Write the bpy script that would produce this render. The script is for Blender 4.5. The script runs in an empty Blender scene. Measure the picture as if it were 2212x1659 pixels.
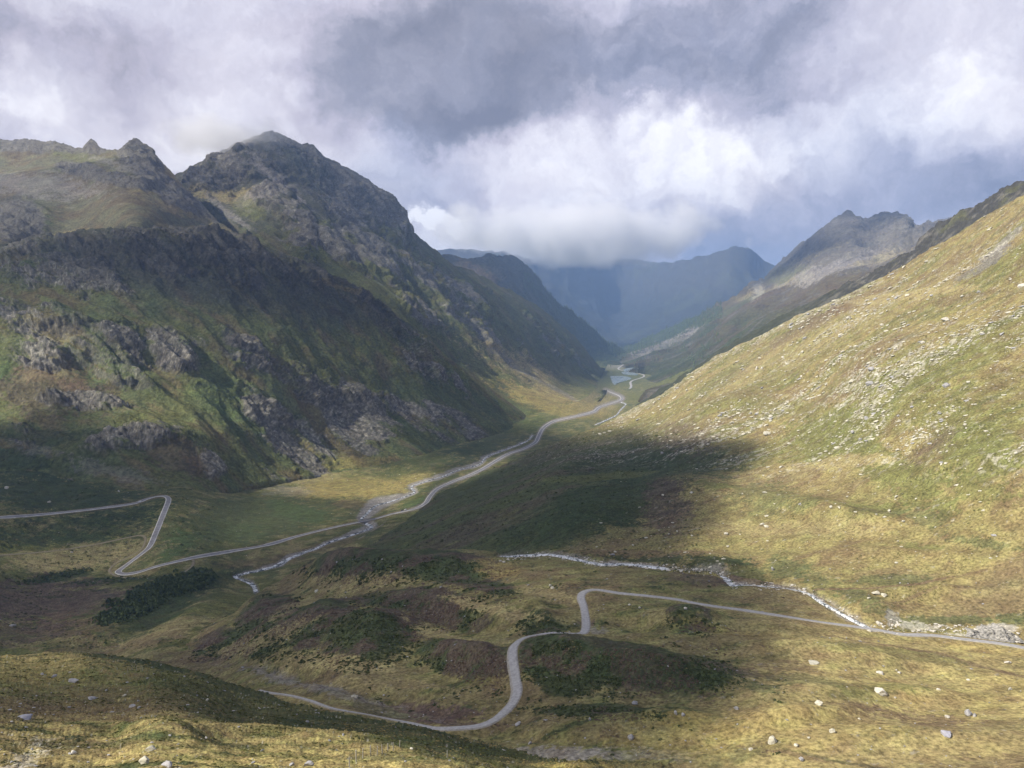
import bpy, math, random, time
import numpy as np
from mathutils import Vector, Matrix
T0 = time.time()
random.seed(7); RNG = np.random.default_rng(11)
C = bpy.context.scene.collection
SC = bpy.context.scene

# ------------------------------------------------------------------ camera
W, H, F = 2212.0, 1659.0, 1640.0          # photograph measured in these units
CX, CY, HORIZON = W/2, H/2, 685.0
PITCH = math.atan((CY-HORIZON)/F)
cp, sp = math.cos(PITCH), math.sin(PITCH)
cam = bpy.data.cameras.new('camera'); camo = bpy.data.objects.new('camera', cam); C.objects.link(camo)
camo.location = (0, 0, 0); camo.rotation_euler = (math.pi/2-PITCH, 0, 0)
cam.sensor_width = 36; cam.lens = 36*F/W; cam.clip_start = 0.5; cam.clip_end = 60000
SC.camera = camo

# ------------------------------------------------------------------ sun, exposure, render
SUN = Vector((-0.69, -0.27, 0.68)).normalized()      # towards the sun
sun = bpy.data.lights.new('sun', 'SUN'); suno = bpy.data.objects.new('sun', sun); C.objects.link(suno)
sun.energy = 5.0; sun.angle = math.radians(0.5); sun.color = (1.0, 0.93, 0.80)
suno.rotation_euler = (-SUN).to_track_quat('-Z', 'Y').to_euler()
SC.view_settings.view_transform = 'Standard'; SC.view_settings.look = 'None'
SC.view_settings.exposure = 0.45; SC.view_settings.gamma = 1
SC.cycles.use_denoising = True
SC.cycles.max_bounces = 8; SC.cycles.diffuse_bounces = 2; SC.cycles.glossy_bounces = 1
SC.cycles.transparent_max_bounces = 12; SC.cycles.volume_bounces = 6
SC.cycles.use_adaptive_sampling = True; SC.cycles.adaptive_threshold = 0.015

# ------------------------------------------------------------------ world: daylight sky behind a broken cloud cover
world = bpy.data.worlds.new('World'); SC.world = world; world.use_nodes = True
def build_world():
    nt = world.node_tree; N = nt.nodes; L = nt.links; N.clear()
    def nd(t, **k):
        n = N.new(t)
        for a, b in k.items(): setattr(n, a, b)
        return n
    def val(s, v): s.default_value = v
    def math_(op, a, b=None, c=None, clamp=False):
        n = nd('ShaderNodeMath', operation=op); n.use_clamp = clamp
        for i, s in enumerate((a, b, c)):
            if s is None: continue
            if isinstance(s, (int, float)): n.inputs[i].default_value = s
            else: L.new(s, n.inputs[i])
        return n.outputs[0]
    tc = nd('ShaderNodeTexCoord'); sep = nd('ShaderNodeSeparateXYZ'); L.new(tc.outputs['Generated'], sep.inputs[0])
    x, y, z = sep.outputs
    # direction as (azimuth, elevation) in radians
    az = math_('ARCTAN2', x, y); el = math_('ARCSINE', z)
    comb = nd('ShaderNodeCombineXYZ'); L.new(az, comb.inputs[0]); L.new(el, comb.inputs[1])
    P = comb.outputs[0]
    def noise(vec, scale, detail, rough=0.5, dist=0.0, dims='3D', lac=2.0):
        n = nd('ShaderNodeTexNoise'); n.noise_dimensions = dims
        L.new(vec, n.inputs['Vector']); val(n.inputs['Scale'], scale); val(n.inputs['Detail'], detail)
        val(n.inputs['Roughness'], rough); val(n.inputs['Distortion'], dist); val(n.inputs['Lacunarity'], lac)
        return n
    def vmath(op, a, b):
        n = nd('ShaderNodeVectorMath', operation=op)
        for i, s in enumerate((a, b)):
            if isinstance(s, tuple): n.inputs[i].default_value = s
            else: L.new(s, n.inputs[i])
        return n.outputs[0]
    def scalev(a, f):
        n = nd('ShaderNodeVectorMath', operation='SCALE'); L.new(a, n.inputs[0]); n.inputs['Scale'].default_value = f
        return n.outputs[0]
    # warp
    w1 = scalev(vmath('SUBTRACT', noise(P, 3.2, 4, 0.55).outputs['Color'], (.5, .5, .5)), 0.20)
    w2 = scalev(vmath('SUBTRACT', noise(P, 11, 8, 0.66).outputs['Color'], (.5, .5, .5)), 0.12)
    PW = vmath('ADD', P, vmath('ADD', w1, w2))
    def sp_(px, py):
        X = (px-CX)/F; V = -(py-CY)/F
        d = Vector((X, cp+V*sp, -sp+V*cp)).normalized()
        return math.atan2(d.x, d.y), math.asin(d.z)
    def blob(px, py, rx, ry, ang, amp, soft=1.0):
        a0, e0 = sp_(px, py)
        s = vmath('SUBTRACT', PW, (a0, e0, 0))
        m = nd('ShaderNodeMapping'); m.vector_type = 'TEXTURE'; L.new(s, m.inputs['Vector'])
        m.inputs['Rotation'].default_value = (0, 0, math.radians(ang))
        m.inputs['Scale'].default_value = (rx/F, ry/F, 1)
        ln = nd('ShaderNodeVectorMath', operation='LENGTH')
        mm = nd('ShaderNodeVectorMath', operation='MULTIPLY'); L.new(m.outputs[0], mm.inputs[0]); mm.inputs[1].default_value = (1, 1, 0)
        L.new(mm.outputs[0], ln.inputs[0])
        r = nd('ShaderNodeMapRange', interpolation_type='SMOOTHERSTEP'); L.new(ln.outputs['Value'], r.inputs[0])
        r.inputs[1].default_value = 1.0+soft*.55; r.inputs[2].default_value = max(0, 1.0-soft*.75); r.inputs[3].default_value = 0; r.inputs[4].default_value = amp
        return r.outputs[0]
    def total(base, blobs):
        acc = base
        for b in blobs: acc = math_('ADD', acc, blob(*b))
        return acc
    n_big = noise(PW, 4.2, 8, 0.56, 0.25).outputs['Fac']
    n_mid = noise(PW, 12.0, 8, 0.62, 0.35).outputs['Fac']
    st = nd('ShaderNodeMapping'); L.new(PW, st.inputs['Vector']); st.inputs['Scale'].default_value = (1, 2.2, 1); st.inputs['Rotation'].default_value = (0, 0, .35)
    n_str = noise(st.outputs[0], 6.0, 9, 0.6, 0.4).outputs['Fac']
    # lightness of the cloud
    base = math_('ADD', 0.61, math_('MULTIPLY', math_('SUBTRACT', n_big, 0.5), 0.40))
    base = math_('ADD', base, math_('MULTIPLY', math_('SUBTRACT', n_mid, 0.5), 0.48))
    base = math_('ADD', base, math_('MULTIPLY', math_('SUBTRACT', n_str, 0.5), 0.34))
    n_fin = noise(PW, 34.0, 6, 0.6, 0.2).outputs['Fac']
    base = math_('ADD', base, math_('MULTIPLY', math_('SUBTRACT', n_fin, 0.5), 0.30))
    LIGHT = total(base, SKY_LIGHT)
    ov = nd('ShaderNodeMapRange', interpolation_type='SMOOTHSTEP'); L.new(el, ov.inputs[0]); ov.inputs[1].default_value = .43; ov.inputs[2].default_value = .80; ov.inputs[3].default_value = 0; ov.inputs[4].default_value = .80
    LIGHT = math_('SUBTRACT', LIGHT, ov.outputs[0])          # sky above the view darkened to cut its fill light
    COOL = total(math_('ADD', 0.14, math_('MULTIPLY', math_('SUBTRACT', n_str, 0.5), 0.5)), SKY_COOL)
    ramp = nd('ShaderNodeValToRGB'); L.new(LIGHT, ramp.inputs[0]); cr = ramp.color_ramp
    stops = [(0.0, (.17, .175, .225)), (.25, (.27, .27, .33)), (.5, (.475, .445, .52)), (.75, (.68, .65, .71)), (1.0, (.93, .91, .93))]
    cr.elements[0].position, cr.elements[0].color = 0, (*stops[0][1], 1); cr.elements[1].position, cr.elements[1].color = 1, (*stops[-1][1], 1)
    for p_, c_ in stops[1:-1]:
        e = cr.elements.new(p_); e.color = (*c_, 1)
    ramp2 = nd('ShaderNodeValToRGB'); L.new(LIGHT, ramp2.inputs[0]); cr = ramp2.color_ramp
    stops = [(0.0, (.085, .13, .24)), (.25, (.155, .21, .35)), (.5, (.28, .345, .50)), (.75, (.52, .57, .70)), (1.0, (.84, .88, .96))]
    cr.elements[0].position, cr.elements[0].color = 0, (*stops[0][1], 1); cr.elements[1].position, cr.elements[1].color = 1, (*stops[-1][1], 1)
    for p_, c_ in stops[1:-1]:
        e = cr.elements.new(p_); e.color = (*c_, 1)
    mix = nd('ShaderNodeMix', data_type='RGBA'); mix.clamp_factor = True
    L.new(COOL, mix.inputs['Factor']); L.new(ramp.outputs[0], mix.inputs[6]); L.new(ramp2.outputs[0], mix.inputs[7])
    bgc = nd('ShaderNodeBackground'); L.new(mix.outputs[2], bgc.inputs[0]); bgc.inputs[1].default_value = CLOUD_STRENGTH
    sky = nd('ShaderNodeTexSky', sky_type='NISHITA'); sky.sun_disc = False
    sky.sun_elevation = math.asin(SUN.z); sky.sun_rotation = math.atan2(SUN.x, SUN.y); sky.altitude = 2000
    bgs = nd('ShaderNodeBackground'); L.new(sky.outputs[0], bgs.inputs[0]); bgs.inputs[1].default_value = 0.08
    ms = nd('ShaderNodeMixShader'); gap = total(math_('MULTIPLY', math_('SUBTRACT', n_mid, 0.66), 0.8), SKY_GAP)
    gp = math_('MAXIMUM', gap, 0.0, clamp=True)
    L.new(gp, ms.inputs[0]); L.new(bgc.outputs[0], ms.inputs[1]); L.new(bgs.outputs[0], ms.inputs[2])
    out = nd('ShaderNodeOutputWorld'); L.new(ms.outputs[0], out.inputs[0])
CLOUD_STRENGTH = 1.0
# (px, py, rx, ry, angle, amount, softness)
SKY_LIGHT = [
 (160, 120, 330, 110, 8, -.16, 1), (300, 250, 380, 90, -10, .14, 1), (30, 200, 110, 60, 0, .20, .9), (520, 80, 260, 90, -20, .08, 1),
 (960, 160, 340, 130, 12, -.42, .8), (1130, 220, 190, 80, 20, -.20, .9), (1000, 260, 150, 40, 10, -.12, .8), (880, 60, 200, 60, 0, -.08, 1),
 (660, 250, 220, 90, -25, .10, 1), (700, 330, 260, 60, -20, .05, 1), (230, 300, 260, 60, 0, .10, 1), (900, 350, 160, 110, 0, -.04, 1),
 (1385, 243, 40, 22, 10, .22, 1), (1150, 400, 230, 120, -25, .15, .9), (1450, 340, 330, 80, -5, .17, .9), (1700, 310, 120, 45, 15, .22, .7), (1520, 300, 140, 40, 5, .15, .7),
 (938, 478, 52, 26, 0, .50, .55), (1030, 520, 150, 50, 0, .26, .8), (1300, 480, 200, 80, -10, .08, 1),
 (1500, 110, 250, 110, 10, -.24, .8), (1760, 180, 190, 110, 30, -.18, .8), (1980, 160, 180, 130, -20, .22, .9), (2100, 300, 200, 80, 0, .10, 1),
 (1500, 510, 160, 60, 0, -.10, 1), (1700, 500, 260, 80, -10, -.13, 1), (2150, 380, 160, 90, -25, -.10, 1), (1960, 410, 250, 70, -10, -.14, 1),
 (1230, 120, 90, 50, 20, .08, .8), (1370, 150, 90, 24, 20, -.10, 1),
]
SKY_COOL = [
 (1700, 510, 380, 100, -8, .34, 1), (1350, 560, 400, 60, 0, .40, 1), (2050, 380, 330, 110, -18, .30, 1), (870, 400, 110, 110, 0, .35, 1),
 (1500, 90, 500, 160, 0, .10, 1), (950, 160, 350, 150, 0, -.18, 1), (250, 150, 400, 180, 0, -.05, 1), (1180, 430, 200, 90, 0, -.10, 1),
]
SKY_GAP = []
build_world()

# ------------------------------------------------------------------ numpy noise
def _hash(ix, iy, iz, seed):
    h = (ix.astype(np.uint32)*np.uint32(374761393) + iy.astype(np.uint32)*np.uint32(668265263)
         + iz.astype(np.uint32)*np.uint32(2147483647) + np.uint32((seed*974634777+13) & 0xffffffff))
    h = (h ^ (h >> np.uint32(13)))*np.uint32(1274126177)
    h = (h ^ (h >> np.uint32(16)))*np.uint32(2246822519)
    return h ^ (h >> np.uint32(15))
_G = np.array([(1,1,0),(-1,1,0),(1,-1,0),(-1,-1,0),(1,0,1),(-1,0,1),(1,0,-1),(-1,0,-1),(0,1,1),(0,-1,1),(0,1,-1),(0,-1,-1),(1,1,0),(-1,1,0),(0,-1,1),(0,-1,-1)], np.float32)
def perlin(P, seed=0):
    i = np.floor(P); f = (P-i).astype(np.float32); i = i.astype(np.int64)
    u = f*f*f*(f*(f*6-15)+10)
    res = 0
    for dx in (0, 1):
        wx = u[:, 0] if dx else 1-u[:, 0]
        for dy in (0, 1):
            wy = u[:, 1] if dy else 1-u[:, 1]
            for dz in (0, 1):
                wz = u[:, 2] if dz else 1-u[:, 2]
                g = _G[_hash(i[:, 0]+dx, i[:, 1]+dy, i[:, 2]+dz, seed) & np.uint32(15)]
                d = g[:, 0]*(f[:, 0]-dx)+g[:, 1]*(f[:, 1]-dy)+g[:, 2]*(f[:, 2]-dz)
                res = res+d*wx*wy*wz
    return res
def fbm(P, wl, octv=4, gain=.5, seed=0, ridged=False, lac=2.03):
    a, s, tot = 1.0, 1.0/wl, 0; out = 0
    for o in range(octv):
        n = perlin(P*s+17.3*o, seed+o)
        if ridged: n = 1-2*np.abs(n)*1.6; 
        out = out+a*n; tot += a; a *= gain; s *= lac
    return out/tot*(1.0 if ridged else 1.6)
def sstep(a, b, x):
    t = np.clip((x-a)/(b-a), 0, 1); return t*t*(3-2*t)
def stretch(P, d, k):
    d = np.array(d, float); d /= np.linalg.norm(d)
    return P-(1-1/k)*(P@d)[:, None]*d

# ------------------------------------------------------------------ picture <-> place
def rays(px, py):
    X = (px-CX)/F; V = -(py-CY)/F
    return X, cp+V*sp, -sp+V*cp
def unproj(px, py, y):
    a, b, c = rays(np.asarray(px, float), np.asarray(py, float)); k = y/b
    return np.stack([a*k, b*k, c*k], -1)
def project(P):
    P = np.asarray(P); c = P[..., 1]*cp-P[..., 2]*sp
    return CX+F*P[..., 0]/c, CY-F*(P[..., 1]*sp+P[..., 2]*cp)/c
class TPS:
    """inverse distance over the view, exact for planes"""
    def __init__(s, ctrl, smooth=1e-4):
        X, Vv = [], []
        for c in ctrl:
            px, py = c[0], c[1]
            if len(c) == 4:
                a, b, d = rays(px, py); y = c[3]*b/d
            else: y = c[2]
            X.append((px/500, py/500)); Vv.append(1000.0/y)
        s.X = np.array(X); n = len(X)
        K = s.k(np.linalg.norm(s.X[:, None]-s.X[None], axis=-1))+np.eye(n)*smooth
        Pm = np.c_[np.ones(n), s.X]
        A = np.zeros((n+3, n+3)); A[:n, :n] = K; A[:n, n:] = Pm; A[n:, :n] = Pm.T
        s.w = np.linalg.solve(A, np.r_[Vv, 0, 0, 0])
        s.lo, s.hi = min(Vv)*.72, max(Vv)*1.35
    @staticmethod
    def k(r): return np.where(r > 0, r*r*np.log(np.maximum(r, 1e-9)), 0)
    def y(s, px, py):
        px = np.asarray(px, float); sh = px.shape; q = np.c_[px.ravel()/500, np.asarray(py, float).ravel()/500]
        out = s.w[-3]+q@s.w[-2:]
        for i in range(len(s.X)):
            r2 = (q[:, 0]-s.X[i, 0])**2+(q[:, 1]-s.X[i, 1])**2
            out += s.w[i]*0.5*r2*np.log(np.maximum(r2, 1e-18))
        return (1000.0/np.clip(out, s.lo, s.hi)).reshape(sh)
def seg_dist(px, py, line):
    """distance in view units from points to a polyline, for points near it"""
    L = np.array(line, float); best = np.full(px.shape, 1e9)
    x0, x1, y0, y1 = L[:, 0].min()-60, L[:, 0].max()+60, L[:, 1].min()-60, L[:, 1].max()+60
    sel = (px > x0) & (px < x1) & (py > y0) & (py < y1)
    if not sel.any(): return best
    qx, qy = px[sel], py[sel]; b = np.full(qx.shape, 1e9)
    for (ax, ay), (bx, by) in zip(L[:-1], L[1:]):
        dx, dy = bx-ax, by-ay; t = np.clip(((qx-ax)*dx+(qy-ay)*dy)/(dx*dx+dy*dy+1e-9), 0, 1)
        b = np.minimum(b, np.hypot(qx-ax-t*dx, (qy-ay-t*dy)*1.6))
    best[sel] = b; return best
def blobmask(px, py, cx, cy, rx, ry, ang=0, hard=.35):
    a = math.radians(ang); dx, dy = px-cx, py-cy
    u = (dx*math.cos(a)+dy*math.sin(a))/rx; v = (-dx*math.sin(a)+dy*math.cos(a))/ry
    r = np.sqrt(u*u+v*v); return 1-sstep(1-hard, 1+hard, r)
def smooth_line(pts, n=6):
    P = [Vector((p[0], p[1], 0)) for p in pts]; out = []
    for i in range(len(P)-1):
        p0 = P[max(i-1, 0)]; p1 = P[i]; p2 = P[i+1]; p3 = P[min(i+2, len(P)-1)]
        for k in range(n):
            t = k/n
            q = .5*((2*p1)+(p2-p0)*t+(2*p0-5*p1+4*p2-p3)*t*t+(3*p1-p0-3*p2+p3)*t**3)
            out.append((q.x, q.y))
    out.append((P[-1].x, P[-1].y)); return out

# ------------------------------------------------------------------ tagging helpers
def tag(o, label=None, cat=None, group=None, kind=None):
    if label: o['label'] = label
    if cat: o['category'] = cat
    if group: o['group'] = group
    if kind: o['kind'] = kind
    return o
def mesh_obj(name, V, Fc, mat=None, parent=None, smooth=True, col=None):
    me = bpy.data.meshes.new(name)
    V = np.asarray(V, np.float32); Fc = np.asarray(Fc, np.int32)
    n, k = Fc.shape
    me.vertices.add(len(V)); me.vertices.foreach_set('co', V.ravel())
    me.loops.add(n*k); me.loops.foreach_set('vertex_index', Fc.ravel())
    me.polygons.add(n); me.polygons.foreach_set('loop_start', np.arange(0, n*k, k, dtype=np.int32))
    me.polygons.foreach_set('loop_total', np.full(n, k, np.int32))
    me.polygons.foreach_set('use_smooth', np.full(n, smooth, bool))
    me.update(calc_edges=True)
    if col is not None:
        for nm, a in col.items():
            a = np.asarray(a, np.float32)
            if a.ndim == 2:
                at = me.attributes.new(nm, 'FLOAT_COLOR', 'POINT')
                at.data.foreach_set('color', np.c_[a, np.ones(len(a))].astype(np.float32).ravel())
            else:
                at = me.attributes.new(nm, 'FLOAT', 'POINT'); at.data.foreach_set('value', a)
    if mat: me.materials.append(mat)
    o = bpy.data.objects.new(name, me); C.objects.link(o)
    if parent: o.parent = parent
    return o

# ------------------------------------------------------------------ materials
def new_mat(name):
    m = bpy.data.materials.new(name); m.use_nodes = True
    N = m.node_tree.nodes; return m, N, m.node_tree.links, N['Principled BSDF']
def terrain_mat(name, fine, bump, rough=.95, var=.5):
    """colour of the ground cover from the mesh, broken up by procedural grain at `fine` metres"""
    m, N, L, b = new_mat(name)
    at = N.new('ShaderNodeAttribute'); at.attribute_name = 'Col'
    geo = N.new('ShaderNodeNewGeometry')
    n1 = N.new('ShaderNodeTexNoise'); n1.inputs['Scale'].default_value = 1/fine; n1.inputs['Detail'].default_value = 5; n1.inputs['Roughness'].default_value = .65
    L.new(geo.outputs['Position'], n1.inputs['Vector'])
    n2 = N.new('ShaderNodeTexNoise'); n2.inputs['Scale'].default_value = .17/fine; n2.inputs['Detail'].default_value = 4
    L.new(geo.outputs['Position'], n2.inputs['Vector'])
    mr = N.new('ShaderNodeMapRange'); mr.inputs[1].default_value = .3; mr.inputs[2].default_value = .7; mr.inputs[3].default_value = 1-var; mr.inputs[4].default_value = 1+var
    L.new(n1.outputs['Fac'], mr.inputs[0])
    mr2 = N.new('ShaderNodeMapRange'); mr2.inputs[1].default_value = .3; mr2.inputs[2].default_value = .7; mr2.inputs[3].default_value = 1-var*.4; mr2.inputs[4].default_value = 1+var*.4
    L.new(n2.outputs['Fac'], mr2.inputs[0])
    mu = N.new('ShaderNodeMath'); mu.operation = 'MULTIPLY'; L.new(mr.outputs[0], mu.inputs[0]); L.new(mr2.outputs[0], mu.inputs[1])
    vm = N.new('ShaderNodeVectorMath'); vm.operation = 'SCALE'; L.new(at.outputs['Color'], vm.inputs[0]); L.new(mu.outputs[0], vm.inputs['Scale'])
    hs = N.new('ShaderNodeHueSaturation'); L.new(vm.outputs[0], hs.inputs['Color'])
    mh = N.new('ShaderNodeMapRange'); mh.inputs[1].default_value = .3; mh.inputs[2].default_value = .7; mh.inputs[3].default_value = .485; mh.inputs[4].default_value = .515
    L.new(n2.outputs['Fac'], mh.inputs[0]); L.new(mh.outputs[0], hs.inputs['Hue'])
    L.new(hs.outputs[0], b.inputs['Base Color'])
    b.inputs['Roughness'].default_value = rough; b.inputs['Specular IOR Level'].default_value = .12
    bp = N.new('ShaderNodeBump'); bp.inputs['Strength'].default_value = .9; bp.inputs['Distance'].default_value = bump
    L.new(n1.outputs['Fac'], bp.inputs['Height']); L.new(bp.outputs[0], b.inputs['Normal'])
    return m
def simple_mat(name, c1, c2, scale, rough=.8, bump=0.0, detail=5, spec=.2, lo=.35, hi=.65):
    m, N, L, b = new_mat(name)
    geo = N.new('ShaderNodeNewGeometry'); n1 = N.new('ShaderNodeTexNoise'); n1.inputs['Scale'].default_value = scale; n1.inputs['Detail'].default_value = detail
    L.new(geo.outputs['Position'], n1.inputs['Vector'])
    mr = N.new('ShaderNodeMapRange'); mr.inputs[1].default_value = lo; mr.inputs[2].default_value = hi; L.new(n1.outputs['Fac'], mr.inputs[0])
    mx = N.new('ShaderNodeMix'); mx.data_type = 'RGBA'; L.new(mr.outputs[0], mx.inputs['Factor'])
    mx.inputs[6].default_value = (*c1, 1); mx.inputs[7].default_value = (*c2, 1)
    L.new(mx.outputs[2], b.inputs['Base Color']); b.inputs['Roughness'].default_value = rough; b.inputs['Specular IOR Level'].default_value = spec
    if bump:
        bp = N.new('ShaderNodeBump'); bp.inputs['Strength'].default_value = 1; bp.inputs['Distance'].default_value = bump
        L.new(n1.outputs['Fac'], bp.inputs['Height']); L.new(bp.outputs[0], b.inputs['Normal'])
    return m

# ------------------------------------------------------------------ roads, tracks and streams as seen (view units)
ROAD = [(-300,1128),(-120,1123),(0,1118),(74,1113),(157,1105),(225,1097),(288,1088),(315,1079),(333,1074),(351,1072),(362,1075),(364,1082),(360,1094),(351,1116),(337,1150),(324,1179),(310,1193),(288,1209),(263,1226),(255,1234),(261,1239),(274,1240),(299,1236),(337,1224),(382,1213),(427,1203),(497,1191),(574,1178),(641,1159),(709,1142),(765,1130),(799,1124),(844,1111),(893,1100),(918,1088),(929,1072),(945,1056),(979,1040),(1013,1027),(1037,1016),(1071,996),(1100,981),(1132,969),(1156,956),(1164,941),(1172,926),(1188,914),(1204,908),(1250,898),(1283,889),(1294,880),(1321,871),(1339,865),(1344,860),(1337,854),(1319,847),(1308,842)]
ROAD2 = [(1360,840),(1364,835),(1363,824),(1386,816),(1392,811),(1377,806),(1346,800),(1335,797),(1346,788),(1368,773),(1360,767)]
TRACK = [(560,1492),(581,1497),(627,1503),(672,1514),(717,1529),(763,1536),(799,1540),(839,1550),(884,1561),(929,1573),(960,1574.5),(1001,1571.6),(1045,1564.3),(1080.3,1545),(1106.8,1520),(1117,1493.7),(1112.7,1467),(1106.8,1437.8),(1112.7,1411),(1133,1390.7),(1168.5,1379),(1215.6,1377.5),(1251,1374.6),(1264,1364),(1265.6,1340.8),(1261,1311),(1255,1290.8),(1262.7,1279),(1289,1274.6),(1339,1282),(1398,1287.8),(1456.8,1295),(1501,1304),(1545,1311),(1607,1319),(1689,1332.7),(1771,1347.7),(1839.7,1356),(1894,1362.8),(1949,1372),(2017,1373.7),(2086,1382),(2154,1390),(2212,1400),(2330,1425),(2480,1460)]
PATH1 = [(-200,1212),(0,1199.7),(112,1190.7),(202,1177),(270,1162.6),(299,1157),(311,1159),(314,1168),(301,1190.7),(247,1217.7),(236,1229),(240.6,1238),(254,1245),(275,1248)]
PATH2 = [(417,1207),(416,1222),(400,1235),(380,1242)]
PATH3 = [(844,1114),(828,1131.6),(817,1139),(788,1157),(772,1166)]
RIVER = [(553,1277),(547,1262),(530,1252),(508,1243),(530,1236),(565,1228),(598.7,1219.3),(623,1204.7),(652.7,1192),(682,1182),(713.4,1167.6),(749.4,1156.3),(785.4,1144),(803,1136),(790,1128),(781,1119),(794,1105.7),(812,1090),(844,1081),(877.6,1069.7),(895.6,1060.7),(889,1049.5),(911,1040.5),(956.3,1027),(990,1013.5),(1035,1002),(1048.5,988.8),(1071.5,977.5),(1110,963),(1140,950),(1150,938)]
RIVER_B = [(1285,917),(1300,911),(1330,897),(1338,888),(1345,880),(1352,872),(1340,868)]
STREAM = [(1080,1207),(1095,1205.5),(1125,1200),(1150,1197),(1186,1195),(1221.5,1199.6),(1257,1207),(1298,1214),(1354,1214),(1427,1221.6),(1486,1227.5),(1539,1233.4),(1568.6,1246.6),(1583,1259),(1607,1259),(1662,1263),(1738.5,1274),(1776.8,1295.8),(1826,1323),(1867,1345),(1889,1358)]
LAKE = [(1435,1230),(1520,1228),(1600,1235),(1640,1253),(1600,1270),(1560,1280),(1500,1300),(1480,1322),(1465,1335),(1458,1310),(1450,1290),(1440,1258)]
POND1 = [(1562,1166),(1600,1154),(1650,1149),(1720,1160),(1733,1174),(1700,1180),(1620,1177),(1580,1185)]
POND2 = [(1545,1190),(1600,1187),(1650,1192),(1702,1212),(1690,1220),(1600,1213),(1560,1205)]
def crop1(p): return (995+p[0]*.2249, 535.8+p[1]*.2249)
LAKE, POND1, POND2 = [[crop1(p) for p in q] for q in (LAKE, POND1, POND2)]
ROAD, ROAD2, TRACK, PATH1, PATH2, PATH3, RIVER, RIVER_B, STREAM = [smooth_line(q, 5) for q in (ROAD, ROAD2, TRACK, PATH1, PATH2, PATH3, RIVER, RIVER_B, STREAM)]

# ------------------------------------------------------------------ ground-cover colours
STRAW=(.315,.262,.128); GOLD=(.35,.275,.10); OLIVE=(.150,.155,.055); GREEN=(.098,.114,.050); LUSH=(.095,.130,.048)
SHRUB=(.045,.064,.028); HEATH=(.125,.088,.072); BROWN=(.175,.125,.075); ROCK=(.175,.163,.142); ROCKD=(.082,.079,.070); PALE=(.48,.45,.38); SCREE=(.27,.25,.235)
PALETTE = dict(straw=STRAW, gold=GOLD, olive=OLIVE, green=GREEN, lush=LUSH, shrub=SHRUB, heath=HEATH, brown=BROWN, rock=ROCK, rockd=ROCKD, pale=PALE, scree=SCREE)
def mixc(col, m, c):
    m = np.clip(m, 0, 1)[:, None]; return col*(1-m)+np.array(c)*m
def paint(col, px, py, P, blobs, wl, seed=50):
    n = fbm(P, wl, 7, .66, seed); n2 = fbm(P, wl*.12, 4, .65, seed+9)
    for b in blobs:
        cx, cy, rx, ry, ang, c, s = b[:7]; br = b[7] if len(b) > 7 else .5
        sel = (np.abs(px-cx) < 1.7*max(rx, ry)) & (np.abs(py-cy) < 1.7*max(rx, ry))
        if not sel.any(): continue
        a = math.radians(ang); dx, dy = px[sel]-cx, py[sel]-cy
        u = (dx*math.cos(a)+dy*math.sin(a))/rx; v = (-dx*math.sin(a)+dy*math.cos(a))/ry
        r = np.sqrt(u*u+v*v)+br*1.25*n[sel]+br*1.1*n2[sel]
        m = 1-sstep(.70, .95, r)
        col[sel] = mixc(col[sel], m*s, PALETTE[c])
    return col

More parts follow.
